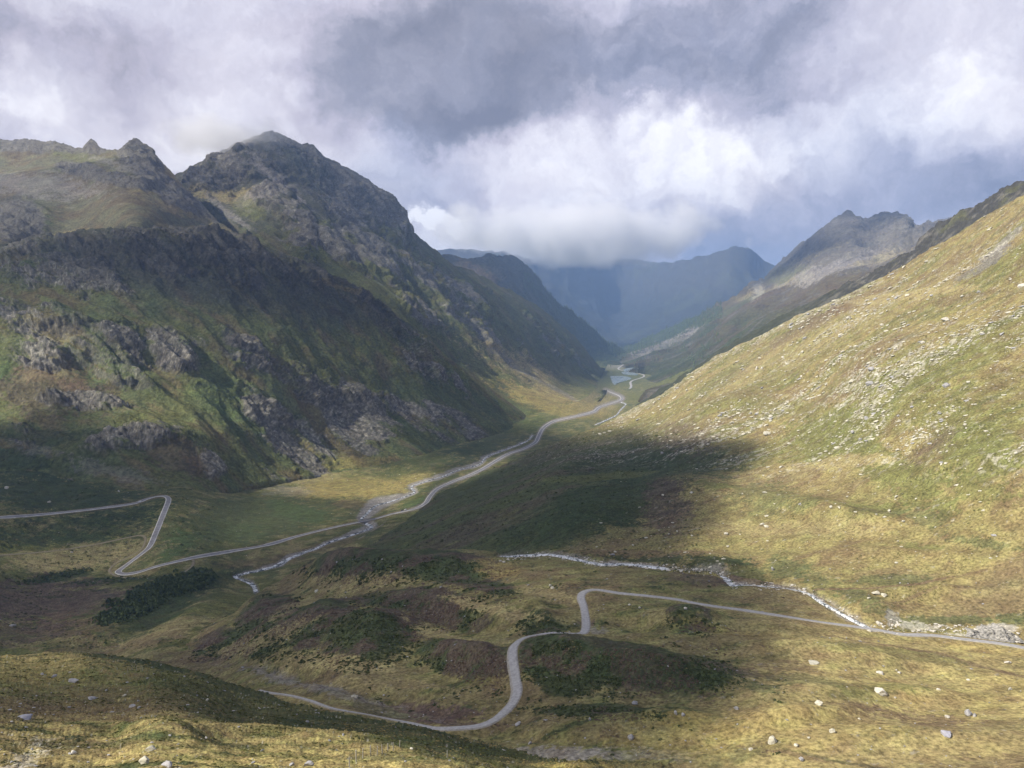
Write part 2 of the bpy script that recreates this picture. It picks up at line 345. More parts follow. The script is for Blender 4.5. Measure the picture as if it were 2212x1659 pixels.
# ------------------------------------------------------------------ landform builder
VIS = []           # (px, py, distance, xyz) of every grid for later placing
SURF = {}
def landform(name, xr, dx, top, bot, rows, ctrl, relief, colour, mat, back=0, jag=0, jagw=30, lumps=(), flat=(), carve=(), label=None, backslope=.6, botpad=0, rowpow=1.0, skirt=None):
    xs = np.arange(xr[0], xr[1]+dx, dx); tp = np.array(top, float); bt = np.array(bot, float)
    ty = np.interp(xs, tp[:, 0], tp[:, 1]); by = np.interp(xs, bt[:, 0], bt[:, 1])+botpad
    if jag:
        q = np.c_[xs/jagw, np.zeros_like(xs), np.zeros_like(xs)]
        j = sum(perlin(q*2.1**o+3.7*o, 77+o)*.6**o for o in range(5)); ty = ty+jag*j
    by = np.maximum(by, ty+2)
    t = np.linspace(0, 1, rows)**rowpow
    PX = np.repeat(xs[None], rows, 0); PY = by[None]+(ty-by)[None]*t[:, None]
    surf = TPS(ctrl); SURF[name] = surf
    Y = surf.y(PX, PY); P = unproj(PX, PY, Y)
    # horizontal outward direction, back side
    if back:
        nb = 14; ks = np.linspace(0, 1, nb+1)[1:]; last = P[-1]; hd = last[:, :2]/np.linalg.norm(last[:, :2], axis=1)[:, None]
        ext = []
        for k in ks:
            q = last.copy(); q[:, :2] += hd*(back*k); q[:, 2] -= back*backslope*(k**1.35)+back*.02; ext.append(q)
        P = np.concatenate([P, np.array(ext)], 0)
        PX = np.concatenate([PX, np.repeat(PX[-1:], nb, 0)]); PY = np.concatenate([PY, np.repeat(PY[-1:], nb, 0)])
    if skirt:                      # foot of the landform runs on under its neighbour
        P = np.concatenate([P[:1]+np.array(skirt), P[:1]+np.array(skirt)*.5, P], 0); PX = np.concatenate([PX[:1]]*2+[PX]); PY = np.concatenate([PY[:1]]*2+[PY])
    R, Cn = PX.shape
    for (cx, cy, rx, ry, ang, h) in lumps:
        a = math.radians(ang); ddx, ddy = PX-cx, PY-cy
        u = (ddx*math.cos(a)+ddy*math.sin(a))/rx; v = (-ddx*math.sin(a)+ddy*math.cos(a))/ry
        P[..., 2] += h*np.exp(-(u*u+v*v))
    g0 = np.gradient(P, axis=0); g1 = np.gradient(P, axis=1); nrm = np.cross(g1, g0); nrm /= np.linalg.norm(nrm, axis=-1)[..., None]+1e-9
    nrm *= np.where(nrm[..., 2:3] < 0, -1, 1)
    pf = P.reshape(-1, 3); nf = nrm.reshape(-1, 3); pxf, pyf = PX.ravel(), PY.ravel()
    d = relief(pf, nf, pxf, pyf)
    wgt = np.ones(len(pf)); cut = np.zeros(len(pf))
    for line, r in flat:
        dd = seg_dist(pxf, pyf, line); wgt = np.minimum(wgt, sstep(r*.6, r*2.6, dd))
    for line, r, dep in carve:
        dd = seg_dist(pxf, pyf, line); cut += dep*np.exp(-(dd/r)**2)
    if d.ndim == 1: P2 = pf+nf*(d*wgt)[:, None]
    else: P2 = pf+d*wgt[:, None]
    P2[:, 2] -= cut
    G = P2.reshape(R, Cn, 3)
    g0 = np.gradient(G, axis=0); g1 = np.gradient(G, axis=1); n2 = np.cross(g1, g0); n2 /= np.linalg.norm(n2, axis=-1)[..., None]+1e-9
    n2 *= np.where((n2*nrm).sum(-1) < 0, -1, 1)[..., None]
    n2f = n2.reshape(-1, 3)
    col = colour(P2, n2f, pxf, pyf, d if d.ndim == 1 else np.zeros(len(pf)))
    idx = np.arange(R*Cn).reshape(R, Cn)
    fc = np.stack([idx[:-1, :-1], idx[:-1, 1:], idx[1:, 1:], idx[1:, :-1]], -1).reshape(-1, 4)
    o = mesh_obj(name, P2, fc, mat, col=dict(Col=np.clip(col, .004, .8)))
    tag(o, label=label, kind='structure')
    qx, qy = project(P2); VIS.append((qx.astype(np.float32), qy.astype(np.float32), P2.astype(np.float32), n2f.astype(np.float32), name))
    print('%-16s %7d verts  %.1fs' % (name, len(P2), time.time()-T0))
    return o

# ================================================================== THE LAND
M_NEAR = terrain_mat('near_grass', .40, .16, var=.75)
M_MID = terrain_mat('meadow', 1.5, .7, var=.62)
M_SLOPE = terrain_mat('stony_meadow', 1.6, .7, var=.60)
M_MTN = terrain_mat('mountain_cover', 6, 5.0, var=.50)
M_FAR = terrain_mat('far_mountain_cover', 18, 12, var=.38)

# ---- valley floor -------------------------------------------------
def rel_floor(P, N, px, py):
    near = sstep(1000, 860, P[:, 1])
    a = fbm(P, 70, 5, .5, 3)*3.0+fbm(P, 14, 4, .55, 4)*1.0
    sl = sstep(-285, -240, P[:, 2])*sstep(400, 100, px)
    a = a*(.7+1.2*sl)
    far = sstep(3000, 5000, P[:, 1])
    return a*(1-.8*far)
def col_floor(P, N, px, py, d):
    n = fbm(P, 120, 5, .55, 21); n2 = fbm(P, 22, 5, .6, 22); n3 = fbm(stretch(P, (1, .3, 0), 3), 9, 4, .6, 23)
    c = np.tile(np.array(OLIVE)*.9, (len(P), 1))
    c = mixc(c, sstep(-.15, .35, n)*.8, GREEN); c = mixc(c, sstep(-.05, .4, n2)*.6, STRAW)
    c = paint(c, px, py, P, [
        (560,1120,210,50,-5,'green',.9),(380,1180,60,40,-40,'lush',.95),(480,1160,120,40,-8,'lush',.35),(650,1110,90,22,10,'lush',.7),(760,1090,40,14,0,'brown',.5),
        (120,1060,260,60,6,'shrub',.85,.7),(60,1015,120,28,8,'shrub',.7),(170,1140,190,32,-4,'shrub',.6,1.2),(280,1110,70,22,-8,'shrub',.75,.8),(60,1160,90,25,0,'shrub',.6,1.1),(200,1160,60,14,0,'shrub',.7,.9),
        (180,1200,210,26,-6,'straw',.6),(130,1225,180,16,0,'straw',.5),(120,1245,110,14,-10,'shrub',.9,.5),(230,1255,150,9,-5,'shrub',.8,.5),
        (70,1300,260,60,0,'heath',.8,.6),(150,1360,140,40,0,'brown',.6),(40,1360,150,40,0,'heath',.6,.8),(330,1370,160,26,-15,'straw',.7,.7),(240,1395,170,16,-8,'brown',.5),
        (750,1055,150,28,-3,'gold',.75,.4),(680,1030,110,16,-10,'straw',.6),(880,1040,60,20,-20,'gold',.45),(620,1060,70,14,0,'scree',.35,1.0),(760,1045,90,20,0,'shrub',.35,1.3),
        (920,1000,110,24,-12,'shrub',.6,.9),(1020,975,70,18,-10,'shrub',.7,.7),(1070,950,50,16,-30,'green',.8),
        (1160,915,70,20,-10,'lush',.5),(1240,845,110,40,20,'straw',.75,.6),(1200,850,60,30,20,'gold',.5,.7),(1220,880,120,22,8,'gold',.5),(900,1085,40,10,-20,'lush',.8),(900,1105,60,8,-15,'olive',.8),
        (700,1178,90,14,-12,'brown',.55),(560,1215,120,16,-6,'brown',.5),(620,1185,60,10,-10,'straw',.6),(740,1185,60,9,-10,'straw',.7),(800,1150,45,10,-20,'green',.6),
        (420,1245,50,18,-10,'shrub',.9),(350,1300,150,40,-28,'shrub',.8,.5),(470,1250,60,20,-5,'shrub',.7),(520,1232,40,8,0,'shrub',.6),(500,1300,100,25,-15,'olive',.7),
        (1340,815,60,22,0,'green',.8),(1350,785,70,14,0,'scree',.5),(1370,772,50,8,0,'pale',.5,.8),(1290,820,40,30,60,'green',.6),(1420,850,90,16,-10,'olive',.6),
        ], 40)
    c = mixc(c, sstep(.22, .5, n3)*.55*sstep(1500, 1200, P[:, 1]), SHRUB)
    # stony margins of the streams
    dd = np.minimum(seg_dist(px, py, RIVER), seg_dist(px, py, RIVER_B)*1.4)
    wob = n2*5
    wide = (6-3.2*sstep(900, 1000, px))+15*np.exp(-((px-810)**2+(py-1088)**2)/50**2)+5*np.exp(-((px-1000)**2)/90**2)+3*np.exp(-((px-610)**2+(py-1215)**2)/40**2)
    c = mixc(c, (1-sstep(wide*.7, wide*1.25, dd+wob))*.85, SCREE)
    c = mixc(c, (1-sstep(wide*.2, wide*1.0, dd+wob))*.5*sstep(0, .3, n3), PALE)
    dr = seg_dist(px, py, ROAD); c = mixc(c, (1-sstep(5, 9, dr+n2*2))*.5, BROWN)
    c = mixc(c, (1-sstep(4, 9, dr+n2*2))*sstep(840, 930, px)*.8, SCREE)
    return c
landform('valley_floor', (-420, 1720), 2.3,
    [(-420,970),(0,990),(200,1035),(340,1040),(480,1010),(600,990),(800,975),(900,930),(1000,915),(1080,905),(1140,896),(1180,888),(1240,872),(1270,856),(1288,838),(1300,812),(1314,785),(1326,765),(1345,757),(1400,755),(1450,775),(1500,790),(1720,800)],
    [(-420,1500),(300,1500),(480,1420),(600,1320),(720,1260),(900,1215),(1100,1205),(1300,1000),(1340,930),(1450,880),(1720,850)], 420,
    [(-300,1128,830),(0,1118,900),(225,1097,1010),(360,1075,1090),(270,1237,None,-285),(0,1200,None,-262),(-300,1230,600),(150,1320,690),(0,1400,560),(-350,1400,470),(350,1400,510),(480,1350,590),(540,1260,None,-290),(620,1215,None,-293),
     (650,1290,700),(800,1130,None,-298),(574,1178,None,-291),(560,1100,1200),(900,1055,None,-303),(1037,1002,None,-310),(1130,968,None,-317),(1164,941,None,-321),(1204,908,None,-328),(1294,880,None,-338),(1340,866,None,-345),(1330,830,None,-361),(1360,800,None,-362.5),(1375,772,None,-375),(1335,757,None,-400),
     (600,1030,1500),(740,1015,1620),(340,1040,1280),(0,990,1330),(-350,985,1250),(860,985,1800),(1000,950,2020),(1080,915,2400),(1100,1150,900),(1250,1000,1500),(1450,850,None,-350),(1600,830,None,-340),(1200,870,2650),(1260,850,3150),(900,1180,880)],
    rel_floor, col_floor, M_MID, flat=[(ROAD,5),(PATH1,4),(RIVER,5),(TRACK,5),(ROAD2,4)], carve=[(RIVER,7,2.5),(RIVER_B,4,2.0)],
    lumps=[(330,1330,120,22,-30,-9),(120,1243,120,12,-8,-5),(200,1375,120,16,-12,5),(760,1018,240,9,-6,9),(950,985,90,10,-14,10),(1040,960,40,8,-20,8),(560,1085,150,25,-5,5),(430,1255,40,14,-10,6)])

# ---- moraine hummocks with the gravel track -----------------------
HUMM = [(880,1230,190,28,-3,10),(1000,1290,130,24,8,6),(690,1365,75,42,-28,13),(590,1350,70,50,-30,7),(800,1390,105,40,-14,14),(900,1320,150,30,6,8),(1010,1425,100,30,8,9),(470,1370,60,26,-30,4),
        (1200,1420,80,28,10,7),(1330,1440,110,32,5,8),(1480,1465,120,26,4,8),(1250,1400,60,18,0,3),(1490,1345,70,22,10,5),(1370,1350,60,14,10,-4),(1600,1350,220,16,4,3),(1170,1330,50,26,40,4),(1750,1400,300,16,3,3),
        (700,1470,200,12,12,-4),(880,1530,120,18,6,-4),(1850,1500,260,20,0,3),(1450,1560,200,16,-3,2.5),(1700,1560,160,14,-8,3),(2050,1600,220,20,0,3),(1200,1600,120,12,8,-2),(1950,1435,180,12,6,2.5),(730,1225,90,22,-10,7),(560,1300,60,30,-45,4),(1010,1355,110,14,4,-4),(760,1300,90,14,0,-4)]
HUMM = [(x, y, a, b, c, h*(1.25 if x < 930 and y < 1440 and h > 0 else 1.0)) for x, y, a, b, c, h in HUMM]
def rel_mor(P, N, px, py):
    left = sstep(1650, 1350, px)
    rg = fbm(stretch(P, (1, .2, 0), 1.6), 26, 5, .5, 31)
    a = fbm(P, 60, 4, .5, 30)*2.6+rg*1.5*(.35+.65*left)+fbm(P, 5, 4, .55, 32)*.55*(.4+.6*left)
    return a
def shrubby(P, px, py):
    m = 0
    for b in [(880,1235,210,30,0),(1010,1270,110,26,8),(690,1375,80,50,-25),(585,1360,80,60,-30),(800,1400,115,48,-12),(900,1325,150,32,6),(1010,1435,110,32,6),(1210,1445,95,50,15),(1360,1450,130,45,4),(1500,1460,110,36,4),(1490,1350,55,20,20),(1175,1360,50,26,20),(740,1235,70,26,-10),(1300,1540,140,14,3),(480,1400,70,24,-15)]:
        m = np.maximum(m, blobmask(px, py, *b, hard=.35))
    return m
def col_mor(P, N, px, py, d):
    n = fbm(P, 55, 5, .55, 41); n2 = fbm(stretch(P, (1, .1, 0), 1.8), 11, 5, .6, 42); n3 = fbm(P, 3.2, 4, .6, 43)
    sun_ = sstep(1450, 1750, px+(py-1500)*.4)  # golder where sunlit, more olive where shaded: light put into the colour
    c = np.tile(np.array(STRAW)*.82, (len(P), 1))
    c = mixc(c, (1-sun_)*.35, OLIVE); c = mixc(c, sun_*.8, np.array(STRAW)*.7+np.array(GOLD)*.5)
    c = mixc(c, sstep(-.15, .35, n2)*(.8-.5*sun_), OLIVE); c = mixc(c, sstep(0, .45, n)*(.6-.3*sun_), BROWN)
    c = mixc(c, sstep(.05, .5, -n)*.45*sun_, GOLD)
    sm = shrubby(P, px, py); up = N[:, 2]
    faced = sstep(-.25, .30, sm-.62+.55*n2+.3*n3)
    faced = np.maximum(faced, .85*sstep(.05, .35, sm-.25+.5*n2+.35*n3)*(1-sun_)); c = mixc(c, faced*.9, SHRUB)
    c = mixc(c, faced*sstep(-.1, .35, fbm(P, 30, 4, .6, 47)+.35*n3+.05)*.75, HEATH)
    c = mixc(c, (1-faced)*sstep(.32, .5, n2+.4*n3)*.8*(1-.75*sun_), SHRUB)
    c = paint(c, px, py, P, [
        (900,1535,150,28,3,'heath',.9,.6),(1000,1560,90,18,0,'heath',.8,.6),(720,1490,200,12,14,'scree',.45,1.1),(640,1465,120,10,14,'scree',.4,1.2),(760,1450,160,12,4,'straw',.9),(880,1480,150,12,4,'straw',.7),(820,1525,90,14,6,'olive',.6),
        (1300,1430,110,24,4,'shrub',.5,.9),(1420,1470,160,24,4,'shrub',.6,.9),(1560,1460,110,20,4,'heath',.6,.8),(1700,1440,80,16,0,'brown',.6,.8),(1500,1500,160,16,0,'shrub',.5,1.1),(1210,1640,110,22,0,'scree',.7,1.0),(1330,1640,120,16,0,'scree',.4,1.2),
        (1440,1300,110,16,6,'lush',.45,.5),(1500,1320,60,12,6,'lush',.45,.5),(1750,1480,120,20,4,'green',.45,.7),(1900,1500,120,16,-6,'olive',.6,.7),(1640,1500,50,14,10,'green',.6),(1950,1545,140,20,4,'brown',.75,1.0),(2030,1570,110,12,0,'brown',.6,1.2),(1480,1600,200,40,0,'gold',.35,.8),(1700,1590,260,50,0,'gold',.3,.8),
        (2080,1430,150,5,14,'brown',.85,.4),(1900,1395,150,3,10,'brown',.7,.4),(2150,1650,120,30,0,'brown',.5,1.0),(1650,1380,200,14,5,'gold',.35),(1900,1420,220,16,5,'olive',.45),(1640,1255,90,14,0,'heath',.5),(1520,1250,90,16,4,'heath',.6),
        (1160,1215,150,14,3,'olive',.5),(1080,1240,60,18,0,'gold',.5,.6),(1180,1290,80,18,10,'straw',.7),(1050,1330,120,12,6,'straw',.9),(760,1270,110,14,0,'straw',.6,.9),(600,1260,50,14,-20,'brown',.5),(560,1400,130,16,-6,'straw',.6,.9),(400,1430,140,20,0,'brown',.5,.9),(940,1385,100,14,8,'straw',.7,.8),(1040,1395,60,10,0,'straw',.6),
        (640,1330,60,14,-40,'straw',.5,.9),(1270,1350,20,10,0,'heath',.8),(1290,1365,24,10,0,'scree',.6,.9),(1780,1640,260,5,8,'brown',.6,.5),(1850,1650,200,4,10,'shrub',.5,.5)], 24)
    # cattle terraces and foot paths
    band = sstep(.30, .42, np.abs(fbm(stretch(P, (1, .5, 0), 5), 16, 3, .5, 60))*1.6)
    c = mixc(c, band*.22*(1-faced), BROWN)
    ds = seg_dist(px, py, STREAM); c = mixc(c, (1-sstep(4, 10, ds+n2*8))*.75, SCREE)
    dt = seg_dist(px, py, TRACK); c = mixc(c, (1-sstep(9, 15, dt+n3*4))*.35, STRAW)
    c = mixc(c, sstep(.52, .62, n3+.12*n2)*.5*sstep(.3, 0, faced), SCREE)
    return c
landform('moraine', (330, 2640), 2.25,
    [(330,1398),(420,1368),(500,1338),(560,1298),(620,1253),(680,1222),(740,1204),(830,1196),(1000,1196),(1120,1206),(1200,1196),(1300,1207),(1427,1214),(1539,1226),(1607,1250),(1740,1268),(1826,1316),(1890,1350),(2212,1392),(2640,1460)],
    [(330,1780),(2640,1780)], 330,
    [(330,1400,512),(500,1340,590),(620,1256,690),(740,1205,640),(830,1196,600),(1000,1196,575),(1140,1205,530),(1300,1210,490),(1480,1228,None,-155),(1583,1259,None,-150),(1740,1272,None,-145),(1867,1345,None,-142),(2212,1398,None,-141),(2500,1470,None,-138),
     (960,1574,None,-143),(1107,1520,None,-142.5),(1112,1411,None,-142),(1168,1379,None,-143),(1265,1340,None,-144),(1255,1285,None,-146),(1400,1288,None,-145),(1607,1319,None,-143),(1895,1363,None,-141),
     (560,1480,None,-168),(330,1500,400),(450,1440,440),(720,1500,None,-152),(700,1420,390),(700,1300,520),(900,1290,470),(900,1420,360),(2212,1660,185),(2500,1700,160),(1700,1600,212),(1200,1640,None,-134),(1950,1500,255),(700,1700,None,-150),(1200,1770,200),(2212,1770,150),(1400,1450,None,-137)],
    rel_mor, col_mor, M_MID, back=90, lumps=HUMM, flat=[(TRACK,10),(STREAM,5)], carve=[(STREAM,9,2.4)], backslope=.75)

# ---- sunny stony slope on the right --------------------------------
SLUMP = [(1330,1070,190,30,-8,9),(1480,1075,90,40,0,6),(1700,1090,180,22,8,5),(1850,1125,150,20,10,5),(1250,1130,170,25,-14,7),(1060,1110,160,20,-24,6),(1150,1050,120,14,-22,5),(950,1150,110,14,-25,5),(1640,1180,150,14,0,-4),(2000,1280,130,12,-2,4),(1980,1200,200,14,5,3),(1700,940,60,200,60,-5),(1600,860,200,14,-22,4),(1900,760,260,16,-12,4),(2080,1010,160,14,-10,4),
         (1560,1230,70,12,5,3),(1880,1310,60,18,10,4),(1400,1000,120,14,-18,4),(1230,1010,120,14,-28,4)]
def rel_slope(P, N, px, py):
    a = fbm(P, 110, 5, .5, 51)*4.0+fbm(stretch(P, (1, -.35, .35), 2), 22, 4, .55, 52)*1.5+fbm(P, 6, 4, .6, 53)*.55
    return a*sstep(200, 500, P[:, 1])+0
def col_slope(P, N, px, py, d):
    dirn = (1, .15, .38)
    n = fbm(stretch(P, dirn, 2.2), 90, 5, .55, 61); n2 = fbm(stretch(P, dirn, 2.6), 17, 5, .6, 62); n3 = fbm(stretch(P, dirn, 1.8), 4.0, 4, .62, 63)
    c = np.tile(np.array(STRAW)*.55+np.array(GOLD)*.28, (len(P), 1))
    up = sstep(1060, 980, py-(px-1500)*.02)            # the upper, stony half
    c = mixc(c, sstep(-.25, .3, n)*.65*(.5+.5*up), OLIVE); c = mixc(c, sstep(.05, .4, n2)*.5*(.4+.6*up), GREEN)
    c = mixc(c, sstep(.05, .4, -n2)*.5, BROWN); c = mixc(c, sstep(.1, .5, -n)*.35, HEATH)
    low = blobmask(px, py, 1050, 1120, 480, 120, -18, .3)  # dark shrub green over the cloud-shadow zone, shade put into the colour
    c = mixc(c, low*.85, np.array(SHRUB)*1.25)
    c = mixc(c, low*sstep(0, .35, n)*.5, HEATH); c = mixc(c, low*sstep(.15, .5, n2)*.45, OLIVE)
    c = paint(c, px, py, P, [
        (1400,1020,220,60,-8,'shrub',.8,.5),(1320,1100,190,55,-6,'shrub',.85,.4),(1440,1110,60,60,20,'heath',.6,.5),(1200,1150,150,40,-10,'shrub',.7,.6),(1230,1195,110,10,2,'olive',.6),(1420,1195,200,12,2,'brown',.7),(1300,1040,160,10,-6,'olive',.5),(1480,950,70,40,0,'heath',.55,.7),
        (1650,1080,140,36,8,'green',.55,.7),(1560,1065,60,16,0,'olive',.6),(1880,1105,85,28,5,'olive',.75,.5),(1880,1110,60,16,5,'heath',.3,.8),(1790,945,130,60,-10,'olive',.7,.6),(1930,1020,160,50,30,'olive',.75,.5),(2100,950,140,90,30,'olive',.7,.6),(2120,1060,80,30,10,'olive',.6,.7),(2020,960,24,90,55,'heath',.5,.7),(1990,1120,60,16,10,'green',.5,.8),
        (1560,1220,80,22,4,'shrub',.85,.4),(1600,1235,60,26,10,'shrub',.6,.5),(1710,1230,56,34,15,'green',.65,.8),(1760,1250,50,26,15,'green',.5,.9),(1870,1305,60,26,20,'green',.65,.8),(1400,1205,120,12,2,'shrub',.8,.6),(1250,1205,140,7,2,'shrub',.8,.6),(2060,1340,170,14,-2,'green',.75,.6),(2190,1335,60,22,0,'green',.75,.6),(1985,1360,120,12,2,'shrub',.4,.9),
        (1910,1250,120,12,-2,'green',.6,.7),(2100,1170,90,12,10,'green',.6,.9),(2000,1185,60,10,5,'olive',.6,.9),(1700,1320,80,5,0,'brown',.4),(1860,1268,120,3,-4,'brown',.9,.5),(1990,1258,110,3,-14,'brown',.8,.5),(2080,1240,120,3,-10,'brown',.6,.5),(1950,1300,100,3,-14,'brown',.7,.5),
        (1925,1340,12,16,30,'scree',.6,1.2),(2000,1355,70,10,3,'pale',.55,1.1),(2150,1362,62,20,-4,'pale',.9,.3),(2060,1375,40,8,0,'pale',.7,.5),
        (1690,770,300,40,-24,'straw',.5,.8),(1850,650,120,14,-22,'brown',.6,.6),(1950,640,180,12,-6,'straw',.9,.6),(1750,700,130,14,-30,'heath',.5,.8),(1900,820,160,24,-6,'olive',.6,.8),(2050,760,200,20,-8,'olive',.5,.8),
        (1590,860,150,14,-6,'brown',.4,.8),(1700,880,200,20,0,'olive',.5,.8),(1560,820,80,16,-30,'green',.45,.7),(1800,1000,150,14,-4,'straw',.8,.6),(1700,1140,260,16,2,'straw',.5,.5),(2140,560,60,16,-35,'rock',.85,.5),(2090,590,40,9,-35,'rock',.6,.6),(2170,520,60,9,-38,'scree',.6,.7),(2100,640,120,10,-10,'brown',.5,.8)], 30, 64)
    # bands of broken stone following the hill
    band = fbm(stretch(P, (1, .1, .45), 5), 46, 4, .55, 66)
    b = sstep(-.05, .35, band)*up*sstep(-380, -60, 900-P[:, 1]+0*px)
    m = sstep(.17, .30, .8*n3+.26*(b-.5)+.6*(fbm(P, 5, 4, .65, 67)))
    c = mixc(c, m*up*.62*(.6+.4*b), np.array(PALE)*.9)
    c = mixc(c, sstep(.5, .62, n3)*.5*(1-up)*(1-low), np.array(PALE)*.8)
    edge = (seg_dist(px, py, [(1340,905),(1400,865),(1500,800),(1560,760),(1650,720),(1800,650),(1890,605)])); c = mixc(c, (1-sstep(4, 22, edge+n2*22))*.5*sstep(-.2, .2, n3), PALE)
    ds = seg_dist(px, py, STREAM); c = mixc(c, (1-sstep(3, 16, ds+n2*12))*.6, SCREE)
    return c
C_TOP = [(740,1200),(790,1186),(850,1141),(900,1106),(950,1064),(1000,1042),(1080,1006),(1130,986),(1200,956),(1290,921),(1330,905),(1400,865),(1450,838),(1500,800),(1560,762),(1650,720),(1720,682),(1800,650),(1860,620),(1890,605),(1960,570),(2010,540),(2060,510),(2130,465),(2212,420),(2640,190)]
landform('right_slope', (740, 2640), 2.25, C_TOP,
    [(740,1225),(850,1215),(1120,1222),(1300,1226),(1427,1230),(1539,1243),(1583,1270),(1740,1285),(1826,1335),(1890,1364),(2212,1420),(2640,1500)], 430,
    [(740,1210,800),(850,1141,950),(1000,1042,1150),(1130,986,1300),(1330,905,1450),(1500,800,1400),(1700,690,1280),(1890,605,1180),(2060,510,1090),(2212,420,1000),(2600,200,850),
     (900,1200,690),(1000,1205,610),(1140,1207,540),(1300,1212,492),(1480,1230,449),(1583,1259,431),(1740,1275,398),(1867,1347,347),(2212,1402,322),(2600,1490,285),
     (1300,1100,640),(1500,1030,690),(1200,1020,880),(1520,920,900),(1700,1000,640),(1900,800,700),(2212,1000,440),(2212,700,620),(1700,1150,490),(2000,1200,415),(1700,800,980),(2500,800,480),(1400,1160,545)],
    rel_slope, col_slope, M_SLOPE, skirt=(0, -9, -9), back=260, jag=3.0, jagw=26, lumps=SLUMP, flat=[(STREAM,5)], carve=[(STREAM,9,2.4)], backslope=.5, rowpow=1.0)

# ---- dark rocky shoulder behind the slope --------------------------
def rel_dark(P, N, px, py): return (fbm(stretch(P, (1, .2, .5), 3), 60, 6, .55, 71, ridged=True)*9+fbm(P, 12, 4, .6, 72)*2.5)*(.25+.75*sstep(1560, 1900, px))
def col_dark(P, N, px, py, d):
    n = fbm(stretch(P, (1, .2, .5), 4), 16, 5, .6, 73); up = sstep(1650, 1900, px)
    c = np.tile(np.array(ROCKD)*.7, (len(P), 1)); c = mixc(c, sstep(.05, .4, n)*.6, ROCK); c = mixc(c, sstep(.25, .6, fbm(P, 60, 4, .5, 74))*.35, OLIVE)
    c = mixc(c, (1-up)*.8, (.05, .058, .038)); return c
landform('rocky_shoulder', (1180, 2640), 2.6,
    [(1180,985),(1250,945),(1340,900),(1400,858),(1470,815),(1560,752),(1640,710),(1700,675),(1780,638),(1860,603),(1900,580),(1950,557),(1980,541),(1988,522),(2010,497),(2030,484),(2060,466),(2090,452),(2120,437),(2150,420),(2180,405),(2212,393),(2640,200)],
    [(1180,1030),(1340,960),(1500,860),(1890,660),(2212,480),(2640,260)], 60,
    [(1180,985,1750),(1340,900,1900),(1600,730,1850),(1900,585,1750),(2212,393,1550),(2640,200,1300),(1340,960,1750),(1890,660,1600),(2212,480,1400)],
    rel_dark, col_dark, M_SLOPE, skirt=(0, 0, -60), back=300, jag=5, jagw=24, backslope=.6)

# ---- near knoll at the bottom --------------------------------------
def rel_knoll(P, N, px, py):
    y = P[:, 1]
    return fbm(P, 30, 4, .5, 81)*1.3+fbm(stretch(P, (1, -.2, 0), 1.8), 6, 4, .55, 82)*.75+fbm(P, 1.5, 3, .6, 83)*.28
def col_knoll(P, N, px, py, d):
    dirn = (1, -.1, -.2)
    n = fbm(stretch(P, dirn, 1.6), 26, 5, .55, 84); n2 = fbm(stretch(P, dirn, 2.4), 6.5, 5, .6, 85); n3 = fbm(stretch(P, dirn, 1.5), 1.5, 4, .62, 86)
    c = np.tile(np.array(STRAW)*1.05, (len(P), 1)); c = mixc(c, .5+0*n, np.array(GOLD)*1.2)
    c = mixc(c, sstep(-.15, .3, n2)*.8, np.array(OLIVE)*.9); c = mixc(c, sstep(.15, .5, n2)*.8, SHRUB); c = mixc(c, sstep(.0, .45, -n)*.5, BROWN)
    c = mixc(c, sstep(.1, .45, n3)*.5, np.array(OLIVE)*.6); c = mixc(c, sstep(.25, .55, -n3)*.35, GOLD)
    lit_edge = np.interp(px, [-400, 200, 350, 450, 540, 700, 850, 1000, 1200, 1400], [1400, 1440, 1530, 1562, 1576, 1592, 1612, 1632, 1650, 1655])
    dk = sstep(4, -8, py-lit_edge+10*n2+6*n3)*sstep(120, 420, px+60*n); c = mixc(c, dk*.85*sstep(-.45, .0, n2+.3), np.array(GREEN)*.62); c = mixc(c, dk*sstep(-.05, .3, n3+n2)*.7, SHRUB)  # darker green above the lit strip, its shade also put into the colour
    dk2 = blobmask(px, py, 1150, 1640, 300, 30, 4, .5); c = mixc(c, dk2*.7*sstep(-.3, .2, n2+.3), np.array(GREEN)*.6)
    c = paint(c, px, py, P, [(120,1490,330,60,2,'olive',.75,.8),(200,1520,260,40,4,'brown',.5,.8),(330,1430,180,16,8,'shrub',.8,.5),(760,1530,240,16,14,'shrub',.8,.6),(200,1460,160,12,3,'olive',.6,.9),(120,1540,200,30,0,'brown',.55,.8),(60,1450,120,30,0,'gold',.4,.8),(50,1640,70,24,-20,'pale',.5,1.0),(52,1553,26,6,-10,'rock',.8,.4),(300,1590,60,16,0,'lush',.4,.8),(160,1599,26,8,0,'shrub',.8,.6),(270,1648,30,8,0,'shrub',.7,.7),(450,1610,50,12,-8,'shrub',.6,.8),(900,1650,160,14,4,'green',.5,.8),(1250,1654,90,7,0,'gold',.7,.6)], 12, 87)  # olive and brown darken the upper left, shade put into the colour
    c = mixc(c, sstep(.52, .62, n3+.05*n)*.7, PALE)
    return c
